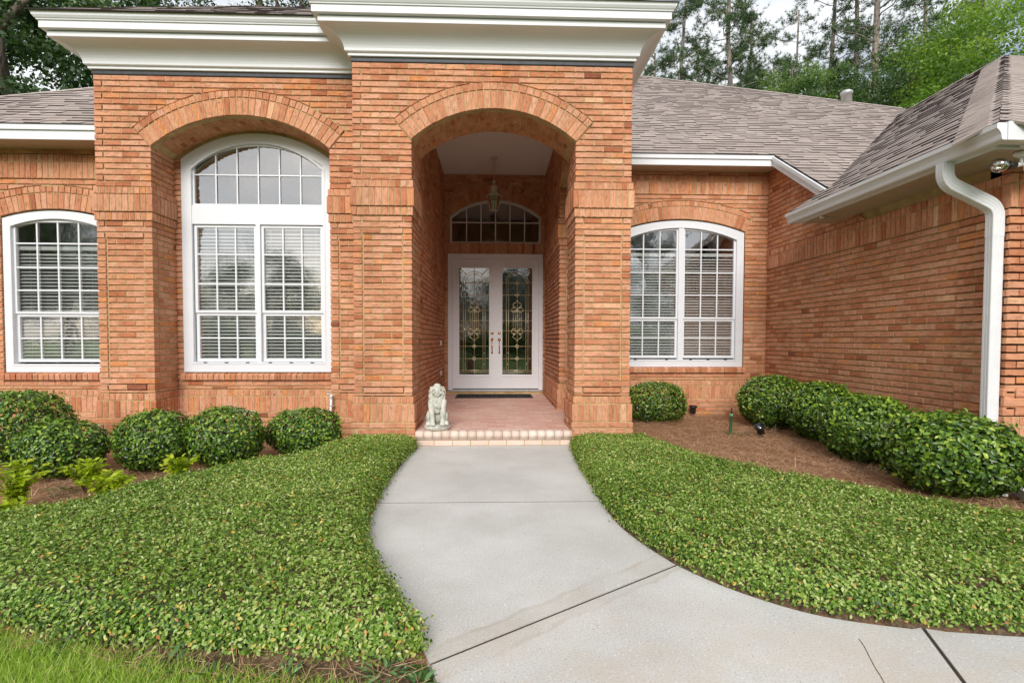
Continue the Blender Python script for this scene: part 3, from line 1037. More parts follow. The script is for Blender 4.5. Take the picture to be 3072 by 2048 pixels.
# left wing
YLW = 6.6
LWX0, LWX1 = -6.065, -4.80
s_lw = Sector((LWX0 + LWX1) / 2, 2.665, (LWX1 - LWX0) / 2 + .012, .10, .285)
LW = 'left_wing_wall'
window_wall(LW, FY(YLW), -8.4, BL - .0, LWX0, LWX1, 2.665, s_lw, 3.50, (3.132, 3.334, 3.43))

# right window wall
YRW, XRW = 8.07, 4.27
RWX0, RWX1 = 1.92, 3.91
s_rw = Sector((RWX0 + RWX1) / 2, 2.87, (RWX1 - RWX0) / 2 + .012, .19, .285)
RW = 'window_wall'
window_wall(RW, FY(YRW), PR - .02, XRW + .02, RWX0, RWX1, 2.87, s_rw, 3.80, (3.44, 3.64, 3.74))

# right wing: long wall facing the porch, and its end
WW = 'right_wing_wall'
YW0 = 4.2
fw = FXm(XRW)
base(WW, fw, YW0, YRW, 0, True, False, (1, 0), back=.09)
ROOF_K = .667
ZW_SOF = 2.665
courses(WW, fw, Z_HDR, 2.28, 26, YW0, YRW, 0, 0, True, False)
band(WW, fw, 2.28, 2.482, YW0 + .08, YRW, .012)
band(WW, fw, 2.482, 2.57, YW0 + .08, YRW, .012)
mbox(WW, fw, YW0 + .004, YRW, 2.284, 2.566, -.08, .004)
_l = math.hypot(1, ROOF_K)
def rake_top(poly):
    # below the sloping edge of the main roof, and below the wing eave further forward
    n = (ROOF_K / _l, -1 / _l)
    return clip_half(poly, n, (ROOF_K * 7.72 - 3.80) / _l)
for i in range(19):
    z = 2.57 + i * .068
    u = YW0 - (.1 if i % 2 else 0)
    while u < YRW:
        a, b = max(u, YW0) + G / 2, min(u + .203, YRW) - G / 2
        u += .203
        if b - a < .03:
            continue
        poly = rake_top([(a, z + G / 2), (b, z + G / 2), (b, z + .068 - G / 2), (a, z + .068 - G / 2)])
        if z > 2.70 and (a + b) / 2 < 5.9:
            continue
        if len(poly) > 2 and area2(poly) > .001:
            brick(WW, fw, poly, 0)
# mortar body of the wing wall, with its sloping top
m_ = mortar(WW)
yb_ = 7.72 - (3.80 - 2.69) / ROOF_K
m_.poly([(XRW + .016, YW0 + .016, 0), (XRW + .016, YRW + .1, 0), (XRW + .016, YRW + .1, 3.80 + ROOF_K * (YRW + .1 - 7.72)), (XRW + .016, yb_, 2.69), (XRW + .016, YW0 + .016, 2.69),
         (XRW + .2, YW0 + .016, 0), (XRW + .2, YRW + .1, 0), (XRW + .2, YRW + .1, 3.80 + ROOF_K * (YRW + .1 - 7.72)), (XRW + .2, yb_, 2.69), (XRW + .2, YW0 + .016, 2.69)],
        [(0, 4, 3, 2, 1), (5, 6, 7, 8, 9), (0, 5, 9, 4), (4, 9, 8, 3), (3, 8, 7, 2)])
fe = FY(YW0)
base(WW, fe, XRW, 6.6, 1, True, False, (1, 0), back=.0)
courses(WW, fe, Z_HDR, 2.28, 26, XRW, 6.6, 0, 1, True, False)
band(WW, fe, 2.28, 2.482, XRW - .012, 6.6, .012)
band(WW, fe, 2.482, 2.57, XRW - .012, 6.6, .012)
courses(WW, fe, 2.57, 2.706, 2, XRW, 6.6, 0, 1)
mortar(WW).box(XRW + .016, 6.6, YW0 + .016, YW0 + .2, 0, 2.66)
mortar(WW).box(XRW + .004, 6.6, YW0 - .004, YW0 + .1, 2.284, 2.566)
# corner pilaster: a shallow strip of bricks on the wing wall
courses(WW, fw, 1.277, 2.28, 15, YW0, 4.67, .012, 0, True, False, depth=.03)
courses(WW, fw, Z_HDR, .783, 3, YW0, 4.67, .012, 0, True, False, depth=.03)
courses(WW, fe, 1.277, 2.28, 15, XRW - .012, 4.8, .012, 1, True, False, depth=.03)
courses(WW, fe, Z_HDR, .783, 3, XRW - .012, 4.8, .012, 1, True, False, depth=.03)

# ---- make the bricks ------------------------------------------------------------------------------------------
order = sorted(range(len(BR)), key=lambda i: -BR[i][6])
single = set(order[:300])
wall_obj = {}
for key, mb in HP.items():
    wall_obj[key] = mb.build(key, M['mortar'], house)
for key in {b[0] for b in BR}:
    if key not in wall_obj:
        wall_obj[key] = add(key, None, house)
mass = {}
for i, (wall, V, f, uv, tint, c, vis) in enumerate(BR):
    if i in single:
        me = newmesh('brick', [v - c for v in V], f, M['brick'], uv, [tint] * len(V))
        add('brick', me, wall_obj[wall], c)
    else:
        m = mass.setdefault(wall, ([], [], [], []))
        o = len(m[0])
        m[0].extend(V)
        m[1].extend(tuple(k + o for k in q) for q in f)
        m[2].extend(uv)
        m[3].extend([tint] * len(V))
for wall, (V, f, uv, ti) in mass.items():
    add('brickwork', newmesh('brickwork', V, f, M['brick'], uv, ti), wall_obj[wall], kind='stuff')
print('bricks', len(BR))
# ------------------------------------------------------------------ cornice
CP = [(-4.585, 9.2), (-4.585, 6.15), (-1.56, 6.15), (-1.56, 5.77), (1.51, 5.77), (1.51, 9.2)]
CN = [(-1, 0), (0, -1), (-1, 0), (0, -1), (1, 0)]
def corn_pt(i, o):
    x, y = CP[i]
    if i == 0:
        return (x + CN[0][0] * o, y)
    if i == len(CP) - 1:
        return (x + CN[-1][0] * o, y)
    return (x + (CN[i - 1][0] + CN[i][0]) * o, y + (CN[i - 1][1] + CN[i][1]) * o)
def corn(name, prof, mat, parent, smooth=False):
    """prof: closed list of (out, z) running outside first"""
    n = len(prof)
    vs, fs, sm = [], [], []
    for i in range(len(CP)):
        for o, z in prof:
            x, y = corn_pt(i, o)
            vs.append((x, y, z))
    for i in range(len(CP) - 1):
        for j in range(n):
            a, b = i * n + j, i * n + (j + 1) % n
            fs.append((a, a + n, b + n, b))
    mb = MB()
    mb.poly(vs, fs, smooth)
    return mb.build(name, mat, parent)
cornice = corn('cornice', [(-.02, 4.232), (.030, 4.232), (.033, 4.236), (.033, 4.262), (.058, 4.268), (.058, 4.275), (-.02, 4.275)], M['white'], house)
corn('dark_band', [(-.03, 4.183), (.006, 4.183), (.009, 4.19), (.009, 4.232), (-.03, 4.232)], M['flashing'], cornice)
cove = [(-.02, 4.272), (.062, 4.272)]
for k in range(11):
    a = math.pi / 2 * k / 10
    cove.append((.062 + .200 * (1 - math.cos(a)), 4.272 + .178 * math.sin(a)))
cove += [(.262, 4.452), (-.02, 4.452)]
cv = corn('cove_moulding', cove, M['white'], cornice)
corn('lower_fascia', [(-.02, 4.450), (.270, 4.450), (.273, 4.453), (.273, 4.503), (.268, 4.507), (-.02, 4.507)], M['white'], cornice)
corn('upper_fascia', [(-.02, 4.513), (.318, 4.513), (.321, 4.516), (.321, 4.588), (.318, 4.592), (-.02, 4.592)], M['white'], cornice)
corn('crown_moulding', [(-.02, 4.590), (.335, 4.590), (.337, 4.600), (.346, 4.606), (.362, 4.628), (.366, 4.650), (.372, 4.654), (.372, 4.668), (-.02, 4.668)], M['white'], cornice)

# ------------------------------------------------------------------ roofs
SH = []            # shingles: (roof key, verts, faces, tint, centre, visible px)
def roof_plane(key, o, eu, es, poly, expo=.143, seed=1, single_ok=True, thk=1, notch=None):
    """lay shingles on a sloping plane: o origin on the eave, eu along the eave, es up the slope; poly = convex outline in (u, s)"""
    rnd = random.Random(seed)
    o, eu, es = Vector(o), Vector(eu).normalized(), Vector(es).normalized()
    en = eu.cross(es).normalized()
    if en.z < 0:
        en = -en
    flip = eu.cross(es).dot(en) < 0
    poly = ccw(poly)
    smax = max(p[1] for p in poly)
    s, row = min(p[1] for p in poly), 0
    if notch is not None:
        s = -math.ceil(-s / expo) * expo
    edges = []
    for i in range(len(poly)):
        a, b = poly[i], poly[(i + 1) % len(poly)]
        d = (b[0] - a[0], b[1] - a[1])
        l = math.hypot(*d)
        if l < 1e-6:
            continue
        n = (-d[1] / l, d[0] / l)
        edges.append((n, n[0] * a[0] + n[1] * a[1]))
    while s < smax:
        band_ = [p for p in clip_half(clip_half(poly, (0, 1), s), (0, -1), -(s + expo))]
        if notch is not None and s < -1e-4:
            band_ = clip_half(band_, (1, 0), notch)       # the eave stops here; below it the slope runs on to one side only
        if len(band_) > 2:
            u0, u1 = min(p[0] for p in band_), max(p[0] for p in band_)
            u = u0 - rnd.uniform(0, .25)
            prev = 0
            while u < u1:
                w = rnd.choice((.12, .16, .2, .25)) * rnd.uniform(.85, 1.15)
                q = [(u + .001, s - .004), (u + w - .001, s - .004), (u + w - .001, s + expo + .012), (u + .001, s + expo + .012)]
                lam = rnd.random() < .5
                for n, d in edges:
                    if len(q) > 2:
                        q = clip_half(q, n, d - .006)
                u += w
                if notch is not None and s < -1e-4 and len(q) > 2:
                    q = clip_half(q, (1, 0), notch)
                if len(q) < 3 or area2(q) < .0008:
                    continue
                q = ccw(q)
                th = (.0145 if lam else .007) * thk
                V = [o + eu * a + es * b + en * (th * (1 - (b - s) / (expo + .012) * .9) + .001) for a, b in q]
                m = len(q)
                V = V + V + [o + eu * a + es * b - en * .004 for a, b in q]          # dark asphalt cut edges, also painting in the shadow lines under the tabs
                f = [tuple(range(m))] + [(2 * m + i, 2 * m + (i + 1) % m, m + (i + 1) % m, m + i) for i in range(m)]
                if flip:
                    f = [z[::-1] for z in f]
                tint = min(1, max(.13, rnd.gauss(.54 if lam else .46, .075)))
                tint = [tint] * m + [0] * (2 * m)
                c = sum(V[:m], Vector()) / m
                vis = 0
                if (Vector((0, 0, CAMZ)) - c).dot(en) > 0:
                    pr = [project(v) for v in V[:m]]
                    if all(pr) and all(0 < z[0] < 3072 and 0 < z[1] < 2048 for z in pr):
                        vis = area2(pr)
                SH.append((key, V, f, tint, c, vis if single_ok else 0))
        s += expo
        row += 1

def caps(key, a, b, w, s1, s2, expo=.13, seed=3, lift=.012):
    """cap shingles folded over a hip or ridge from a (low end) to b; s1, s2: unit directions down each side"""
    rnd = random.Random(seed)
    a, b, s1, s2 = Vector(a), Vector(b), Vector(s1).normalized(), Vector(s2).normalized()
    d = (b - a)
    n = int(d.length / expo)
    t = d.normalized()
    up = -(s1 + s2).normalized()
    for i in range(n):
        p0, p1 = a + t * (i * expo - .01), a + t * ((i + 1) * expo + .02)
        hl, hh = lift + .0045, lift
        k = .25
        prof = [s1 * w, s1 * (w * k) + up * .004, s2 * (w * k) + up * .004, s2 * w]
        V = [p0 + q + up * hl for q in prof] + [p1 + q + up * hh for q in prof] + [p0 + q - up * .004 for q in prof] + [p0 + q + up * hl for q in prof]
        f = [(0, 1, 5, 4), (1, 2, 6, 5), (2, 3, 7, 6), (8, 9, 13, 12), (9, 10, 14, 13), (10, 11, 15, 14)]
        nn = (V[1] - V[0]).cross(V[4] - V[0])
        if nn.dot(up) < 0:
            f = [q[::-1] for q in f]
        c = (p0 + p1) / 2 + up * lift
        pr = [project(v) for v in V[:8]]
        vis = 0
        if all(pr) and all(0 < z[0] < 3072 and 0 < z[1] < 2048 for z in pr):
            vis = area2([pr[0], pr[1], pr[5], pr[4]])
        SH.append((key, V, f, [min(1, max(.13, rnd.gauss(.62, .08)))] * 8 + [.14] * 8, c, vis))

K = ROOF_K
cs = 1 / math.hypot(1, K)
ES = Vector((0, 1, K)).normalized()
# main roof, front slope: eave at Y 7.72, hip falling to the right
YE, ZE = 7.72, 3.95
def ms(y): return (y - YE) / cs
hipx = lambda y: 8.75 + (11.05 - y) * 1.0            # 45 degree hip in plan
AP = (4.1, 14.6)                                       # top of the hip
YV = lambda x: x + 2.2                                 # valley against the wing roof (y = x + 2.2)
roof_plane('main_roof', (0, YE, ZE), (1, 0, 0), ES,
           [(PR - .05, ms(6.36)), (4.16, ms(6.36)), (8.72, ms(10.92)), (8.78, ms(11.0)), (AP[0], ms(AP[1])), (PR - .05, ms(AP[1]))], seed=11, notch=4.16)
roof_plane('main_roof', (0, YE, ZE), (1, 0, 0), ES, [(-5, ms(9.9)), (PR - .05, ms(9.9)), (PR - .05, ms(AP[1])), (-5, ms(AP[1]))], seed=18)
# wing roof: slope rising from the gutter, hip towards the camera
XE, ZWE, YWE = 3.76, 2.81, 3.80
XRG = 8.15
ZRG = ZWE + K * (XRG - XE)
EW = Vector((1, 0, K)).normalized()
ws = lambda x: (x - XE) / cs
roof_plane('wing_roof', (XE, 0, ZWE), (0, 1, 0), EW,
           [(YWE + .0, 0), (YWE + XRG - XE, ws(XRG)), (XRG + 2.2, ws(XRG)), (XE + 2.2, 0)], seed=13)
roof_plane('wing_roof', (XE, 0, ZWE), (0, 1, 0), EW, [(XE + 2.2, 0), (6.55, 0), (6.5, ws(4.14)), (6.34, ws(4.14))], seed=19)
roof_plane('wing_roof', (0, YWE, ZWE), (1, 0, 0), ES,
           [(XE, 0), (12, 0), (12, (XRG - XE) / cs), (XRG, (XRG - XE) / cs)], seed=14)
hipa, hipb = Vector((XE + .02, YWE + .02, ZWE + .01)), Vector((XRG, YWE + XRG - XE, ZRG))
# down-slope directions on each side of the hip, square to the hip in each plane
def square_to(nrm, axis, want):
    d = nrm.cross(axis).normalized()
    return d if d.dot(want) > 0 else -d
hd = (hipb - hipa).normalized()
n_w = Vector((-K, 0, 1)).normalized()
n_f = Vector((0, -K, 1)).normalized()
caps('wing_roof', hipa, hipb, .30, square_to(n_w, hd, Vector((-1, 1, 0))), square_to(n_f, hd, Vector((1, -1, 0))), seed=5)
caps('wing_roof', (XRG, hipb.y, ZRG), (XRG, 10.3, ZRG), .13, Vector((-1, 0, -K)), Vector((1, 0, -K)), seed=6)
ma, mb2 = Vector((8.75, 11.05, ZE + K * (11.05 - YE))), Vector((AP[0], AP[1], ZE + K * (AP[1] - YE)))
md = (mb2 - ma).normalized()
n_e = Vector((K, 0, 1)).normalized()
caps('main_roof', ma, mb2, .14, square_to(n_f, md, Vector((-1, -1, 0))), square_to(n_e, md, Vector((1, 1, 0))), seed=7)
# left wing roof
YLE, ZLE = 6.25, 3.66
ls = lambda y: (y - YLE) / cs
roof_plane('left_roof', (0, YLE, ZLE), (1, 0, 0), ES, [(-8.3, 0), (-4.6, 0), (-4.6, ls(9.8)), (-8.3, ls(6.3))], seed=15)
la, lb = Vector((-8.3, 6.25, 3.66)), Vector((-4.6, 9.85, 3.66 + K * 3.6))
ld = (lb - la).normalized()
caps('left_roof', la, lb, .13, square_to(n_f, ld, Vector((1, -1, 0))), square_to(Vector((-K, 0, 1)).normalized(), ld, Vector((-1, 1, 0))), seed=8)
# low hip roofs over the bay and the portico, just behind the crown moulding
ZCR = 4.668
OV = .385
roof_plane('bay_roof', (0, 6.15 - OV, ZCR), (1, 0, 0), ES, [(BL - OV, 0), (PL - OV, 0), (PL - OV, 1.6 / cs), (BL - OV + 1.6, 1.6 / cs)], seed=16, thk=.5)
roof_plane('portico_roof', (0, YP - OV, ZCR), (1, 0, 0), ES, [(PL - OV, 0), (PR + OV, 0), (PR + OV - 1.6, 1.6 / cs), (PL - OV + 1.6, 1.6 / cs)], seed=17, thk=.5)

# decks under the shingles and the slopes that face away
RK = {}
for key in ('main_roof', 'wing_roof', 'left_roof', 'bay_roof', 'portico_roof'):
    RK[key] = MB()
def deck(key, pts, t=.012):
    P = [Vector(p) - Vector((0, 0, t)) for p in pts]
    RK[key].poly(P, [tuple(range(len(P)))])
zm = lambda y: ZE + K * (y - YE)
zw = lambda x: ZWE + K * (x - XE)
deck('main_roof', [(PR - .05, YE, ZE), (4.16, YE, ZE), (AP[0], AP[1], zm(AP[1])), (PR - .05, AP[1], zm(AP[1]))])
deck('main_roof', [(-5, 9.9, zm(9.9)), (PR - .05, 9.9, zm(9.9)), (PR - .05, AP[1], zm(AP[1])), (-5, AP[1], zm(AP[1]))])
deck('main_roof', [(4.16, 6.36, zm(6.36)), (8.75, 11.0, zm(11.0)), (AP[0], AP[1], zm(AP[1])), (4.16, YE, ZE)])
deck('main_roof', [(8.75, 11.05, zm(11.05)), (12.6, 14.9, zm(11.05)), (4.1, 14.7, zm(14.6))], 0)
deck('main_roof', [(4.1, 14.6, zm(14.6)), (-5, 14.6, zm(14.6)), (-5, 24, 2.4), (12, 24, 2.4)], .05)
deck('wing_roof', [(XE, 5.9, ZWE), (XE, 6.55, ZWE), (4.14, 6.5, zw(4.14)), (4.14, 6.3, zw(4.14))])
deck('wing_roof', [(XE, YWE, ZWE), (XE, 5.96, ZWE), (XRG, XRG + 2.2, ZRG), (XRG, YWE + XRG - XE, ZRG)])
deck('wing_roof', [(XE, YWE, ZWE), (XRG, YWE + XRG - XE, ZRG), (12, YWE + XRG - XE, ZRG), (12, YWE, ZWE)])
deck('wing_roof', [(XRG, YWE + XRG - XE, ZRG), (XRG, 11, ZRG), (12.5, 11, ZWE), (12.5, YWE, ZWE)], .05)
deck('left_roof', [(-8.3, 6.25, 3.66), (-4.6, 6.25, 3.66), (-4.6, 9.85, 3.66 + K * 3.6)])
deck('left_roof', [(-8.3, 6.25, 3.66), (-4.6, 9.85, 3.66 + K * 3.6), (-4.6, 13, 3.66 + K * 3.6), (-8.3, 13, 3.66)], .03)
deck('bay_roof', [(BL - OV, 6.15 - OV, ZCR), (PL - OV, 6.15 - OV, ZCR), (PL, 7.6, ZCR + K * 1.7), (BL - OV + 1.6, 6.15 - OV + 1.6, ZCR + K * 1.6)])
deck('bay_roof', [(BL - OV, 6.15 - OV, ZCR), (BL - OV + 1.6, 6.15 - OV + 1.6, ZCR + K * 1.6), (BL - OV + 1.6, 9.2, ZCR + K * 1.6), (BL - OV, 9.2, ZCR)])
deck('portico_roof', [(PL - OV, YP - OV, ZCR), (PR + OV, YP - OV, ZCR), (PR + OV - 1.6, YP - OV + 1.6, ZCR + K * 1.6), (PL - OV + 1.6, YP - OV + 1.6, ZCR + K * 1.6)])
deck('portico_roof', [(PR + OV, YP - OV, ZCR), (PR + OV, 9.2, ZCR), (PR + OV - 1.6, 9.2, ZCR + K * 1.6), (PR + OV - 1.6, YP - OV + 1.6, ZCR + K * 1.6)])
deck('portico_roof', [(PL - OV, YP - OV, ZCR), (PL - OV + 1.6, YP - OV + 1.6, ZCR + K * 1.6), (PL - OV + 1.6, 8, ZCR + K * 1.6), (PL - OV, 8, ZCR)])
roof_obj = {k: v.build(k, M['shingle'], house) for k, v in RK.items()}
order = sorted(range(len(SH)), key=lambda i: -SH[i][5])
single = set(i for i in order[:300] if SH[i][5] > 0)
mass = {}
for i, (key, V, f, tint, c, vis) in enumerate(SH):
    if i in single:
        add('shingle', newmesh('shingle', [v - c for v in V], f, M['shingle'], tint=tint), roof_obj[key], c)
    else:
        m = mass.setdefault(key, ([], [], []))
        o = len(m[0])
        m[0].extend(V)
        m[1].extend(tuple(k + o for k in q) for q in f)
        m[2].extend(tint)
for key, (V, f, ti) in mass.items():
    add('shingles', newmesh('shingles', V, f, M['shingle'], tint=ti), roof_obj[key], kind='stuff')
print('shingles', len(SH))

# ------------------------------------------------------------------ eaves, gutter, downspout
def soffit(x0, x1, y0, y1, z, along='x', parent=house, pitch=.1):
    """vinyl soffit: separate ribbed panels laid side by side"""
    so = MB()
    so.box(x0, x1, y0, y1, z + .012, z + .02)
    s = so.build('soffit', M['soffit'], parent)
    L_ = (x1 - x0) if along == 'x' else (y1 - y0)
    n = max(1, round(L_ / pitch))
    w = L_ / n
    m = MB()
    for q in range(3):                       # three ribs on a panel
        a = -w / 2 + q * w / 3 + .004
        b = a + w / 3 - .006
        if along == 'x':
            m.box(a, b, y0, y1, z, z + .008)
        else:
            m.box(x0, x1, a, b, z, z + .008)
    me = m.mesh('soffit_panel', M['soffit'])
    for i in range(n):
        c = (x0 if along == 'x' else y0) + (i + .5) * w
        add('panel', me, s, (c, 0, 0) if along == 'x' else (0, c, 0))
    return s
# left wing eave
soffit(-8.4, BL, YLE + .02, YLW, 3.49)
m = MB()
m.box(-8.5, BL - .002, YLE - .0, YLE + .022, 3.483, 3.585)
m.box(-8.5, BL - .002, YLE - .022, YLE + .012, 3.588, 3.645)
m.build('left_fascia', M['white'], house)
m = MB(); m.box(-8.5, BL, YLE - .03, YLE + .03, 3.647, 3.655); m.build('drip_edge', M['flashing'], house)
# right window wall eave
soffit(PR, XRW - .02, YE + .02, YRW, 3.79)
m = MB()
m.box(PR - .1, 4.165, YE, YE + .022, 3.782, 3.872)
m.box(PR - .1, 4.165, YE - .022, YE + .012, 3.875, 3.932)
m.build('fascia', M['white'], house)
m = MB(); m.box(PR - .1, 4.165, YE - .03, YE + .03, 3.934, 3.942); m.build('drip_edge', M['flashing'], house)
# rake board running down to the wing roof
rk = MB()
for z0, z1, x0, x1 in ((-.168, -.078, 4.143, 4.165), (-.075, -.018, 4.121, 4.155)):
    y0, y1 = 6.12, YE - .0
    rk.poly([(x0, y0, zm(y0) + z0), (x1, y0, zm(y0) + z0), (x1, y0, zm(y0) + z1), (x0, y0, zm(y0) + z1),
             (x0, y1, zm(y1) + z0), (x1, y1, zm(y1) + z0), (x1, y1, zm(y1) + z1), (x0, y1, zm(y1) + z1)],
            [(0, 1, 2, 3), (4, 7, 6, 5), (0, 4, 5, 1), (1, 5, 6, 2), (2, 6, 7, 3), (3, 7, 4, 0)])
# soffit strip under the rake
y0, y1 = 6.2, YE
rk.poly([(4.16, y0, zm(y0) - .155), (XRW, y0, zm(y0) - .155), (XRW, y1, zm(y1) - .155), (4.16, y1, zm(y1) - .155)], [(0, 1, 2, 3)])
rk.build('rake_board', M['white'], house)
# wing eave
soffit(XE + .10, XRW + .05, YWE + .1, 6.52, ZW_SOF, along='y', pitch=.1)
m = MB()
m.box(XE + .075, XE + .1, YWE + .1, 6.53, 2.655, 2.80)
m.box(XE + .1, 9, YWE + .1, YWE + .122, 2.655, 2.80)
m.build('wing_fascia', M['white'], house)
soffit(XRW - .3, 6.8, YWE + .12, YW0, ZW_SOF - .002, along='x', pitch=.1)
# K-style gutter
KP = [(.0, .125), (.0, 0), (-.072, 0), (-.080, .012), (-.084, .045), (-.100, .070), (-.118, .085), (-.118, .118), (-.104, .125), (-.104, .118), (-.112, .114), (-.112, .09), (-.095, .075), (-.078, .048), (-.074, .014), (-.066, .006), (-.006, .006), (-.006, .125)]
g = MB()
gx, gz = XE + .074, 2.672
ya, yb = YWE - .02, 6.60
n = len(KP)
vs = [(gx + a, ya, gz + b) for a, b in KP] + [(gx + a, yb, gz + b) for a, b in KP]
g.poly(vs, [(j, (j + 1) % n, (j + 1) % n + n, j + n) for j in range(n)])
g.poly([(gx + a, ya - .002, gz + b) for a, b in KP[:9]], [tuple(range(9))])
g.poly([(gx + a, yb, gz + b) for a, b in KP[:9]], [tuple(range(9))[::-1]])
gut = g.build('gutter', M['gutter'], house)
# white end box where the gutter meets the front eave
m = MB()
m.box(gx - .04, gx + .16, ya - .012, ya + .09, gz - .004, gz + .132)
m.box(gx + .16, gx + .9, ya + .05, ya + .1, gz - .02, gz + .09)
m.build('eave_return', M['white'], house)
# downspout, ribbed
def spout_prof(w=.105, h=.078):
    p = []
    k = 5
    for s, (ax, ay, bx, by) in enumerate(((-w/2, -h/2, w/2, -h/2), (w/2, -h/2, w/2, h/2), (w/2, h/2, -w/2, h/2), (-w/2, h/2, -w/2, -h/2))):
        nx, ny = ((0, 1), (-1, 0), (0, -1), (1, 0))[s]
        ins = .0028
        ns = 4 if s % 2 == 0 else 3
        for i in range(ns):
            t0, t1 = (i + .16) / ns, (i + .84) / ns
            for t, d in ((t0 - .1 / ns, ins), (t0, 0), (t1, 0), (t1 + .1 / ns, ins)):
                p.append((ax + (bx - ax) * t + nx * d, ay + (by - ay) * t + ny * d))
    return p
YDS = 4.27
def arc_path(pts, r=.07, seg=5):
    out = [Vector(pts[0])]
    for i in range(1, len(pts) - 1):
        a, b, c = Vector(pts[i - 1]), Vector(pts[i]), Vector(pts[i + 1])
        d0, d1 = (a - b).normalized(), (c - b).normalized()
        p0, p1 = b + d0 * r, b + d1 * r
        for k in range(seg + 1):
            t = k / seg
            out.append(p0 * (1 - t) ** 2 + b * 2 * t * (1 - t) + p1 * t * t)
    out.append(Vector(pts[-1]))
    return out
d = MB()
sp = spout_prof()
d.sweep(arc_path([(gx - .045, YDS + .03, gz - .002), (gx - .045, YDS + .03, gz - .16), (XRW - .062, YDS, gz - .37), (XRW - .062, YDS, gz - .62)], .085), sp, up=(0, 1, 0))
d.sweep([(XRW - .062, YDS, gz - .60), (XRW - .062, YDS, .42)], spout_prof(.101, .074), up=(0, 1, 0))
d.sweep(arc_path([(XRW - .062, YDS, .47), (XRW - .062, YDS, .17), (XRW - .50, YDS - .55, .07)], .09), sp, up=(0, 1, 0))
d.build('downspout', M['gutter'], house)
# roof vent
v = MB()
vx, vy = 7.86, 11.55
vz = zm(vy)
v.lathe([(.11, -.2), (.11, .16), (.125, .16), (.125, .23), (.10, .25)], (vx, vy, vz), 14)
v.build('roof_vent', M['steel'], house)
# portico ceiling
m = MB(); m.box(XWL - .1, PR - .01, YPB - .02, YD + .1, ZC, ZC + .05); m.build('porch_ceiling', M['plaster'], house)
# ------------------------------------------------------------------ windows
def arc_z(uc, zc, r, u):
    return zc + math.sqrt(max(0, r * r - (u - uc) ** 2))

def arch_outline(x0, x1, zs, crown, n=18):
    """points along an arched head from right to left"""
    h, rise = (x1 - x0) / 2, crown - zs
    r = (h * h + rise * rise) / (2 * rise)
    uc, zc = (x0 + x1) / 2, crown - r
    return [(x1 - (x1 - x0) * i / n, arc_z(uc, zc, r, x1 - (x1 - x0) * i / n)) for i in range(n + 1)], uc, zc, r

def ring_solid(mb, outer, inner, y0, y1):
    """solid between two closed outlines with the same number of points (x, z); front at y0"""
    n = len(outer)
    vs = [(x, y0, z) for x, z in outer] + [(x, y0, z) for x, z in inner] + [(x, y1, z) for x, z in outer] + [(x, y1, z) for x, z in inner]
    fs = []
    for i in range(n):
        j = (i + 1) % n
        fs += [(i, j, n + j, n + i), (n + i, n + j, 3 * n + j, 3 * n + i), (i, 2 * n + i, 2 * n + j, j), (2 * n + i, 3 * n + i, 3 * n + j, 2 * n + j)]
    a = sum(outer[i][0] * outer[(i + 1) % n][1] - outer[(i + 1) % n][0] * outer[i][1] for i in range(n))
    mb.poly(vs, fs if a > 0 else [f[::-1] for f in fs])

def pane(parent, poly, y, mat, tilt=.0018):
    """one light of glass"""
    cx = sum(p[0] for p in poly) / len(poly)
    cz = sum(p[1] for p in poly) / len(poly)
    tx, tz = random.uniform(-tilt, tilt), random.uniform(-tilt, tilt)
    p = ccw(poly)
    add('pane', newmesh('pane', [(x - cx, (x - cx) * tx + (z - cz) * tz, z - cz) for x, z in p], [tuple(range(len(p)))], mat), parent, (cx, y, cz))

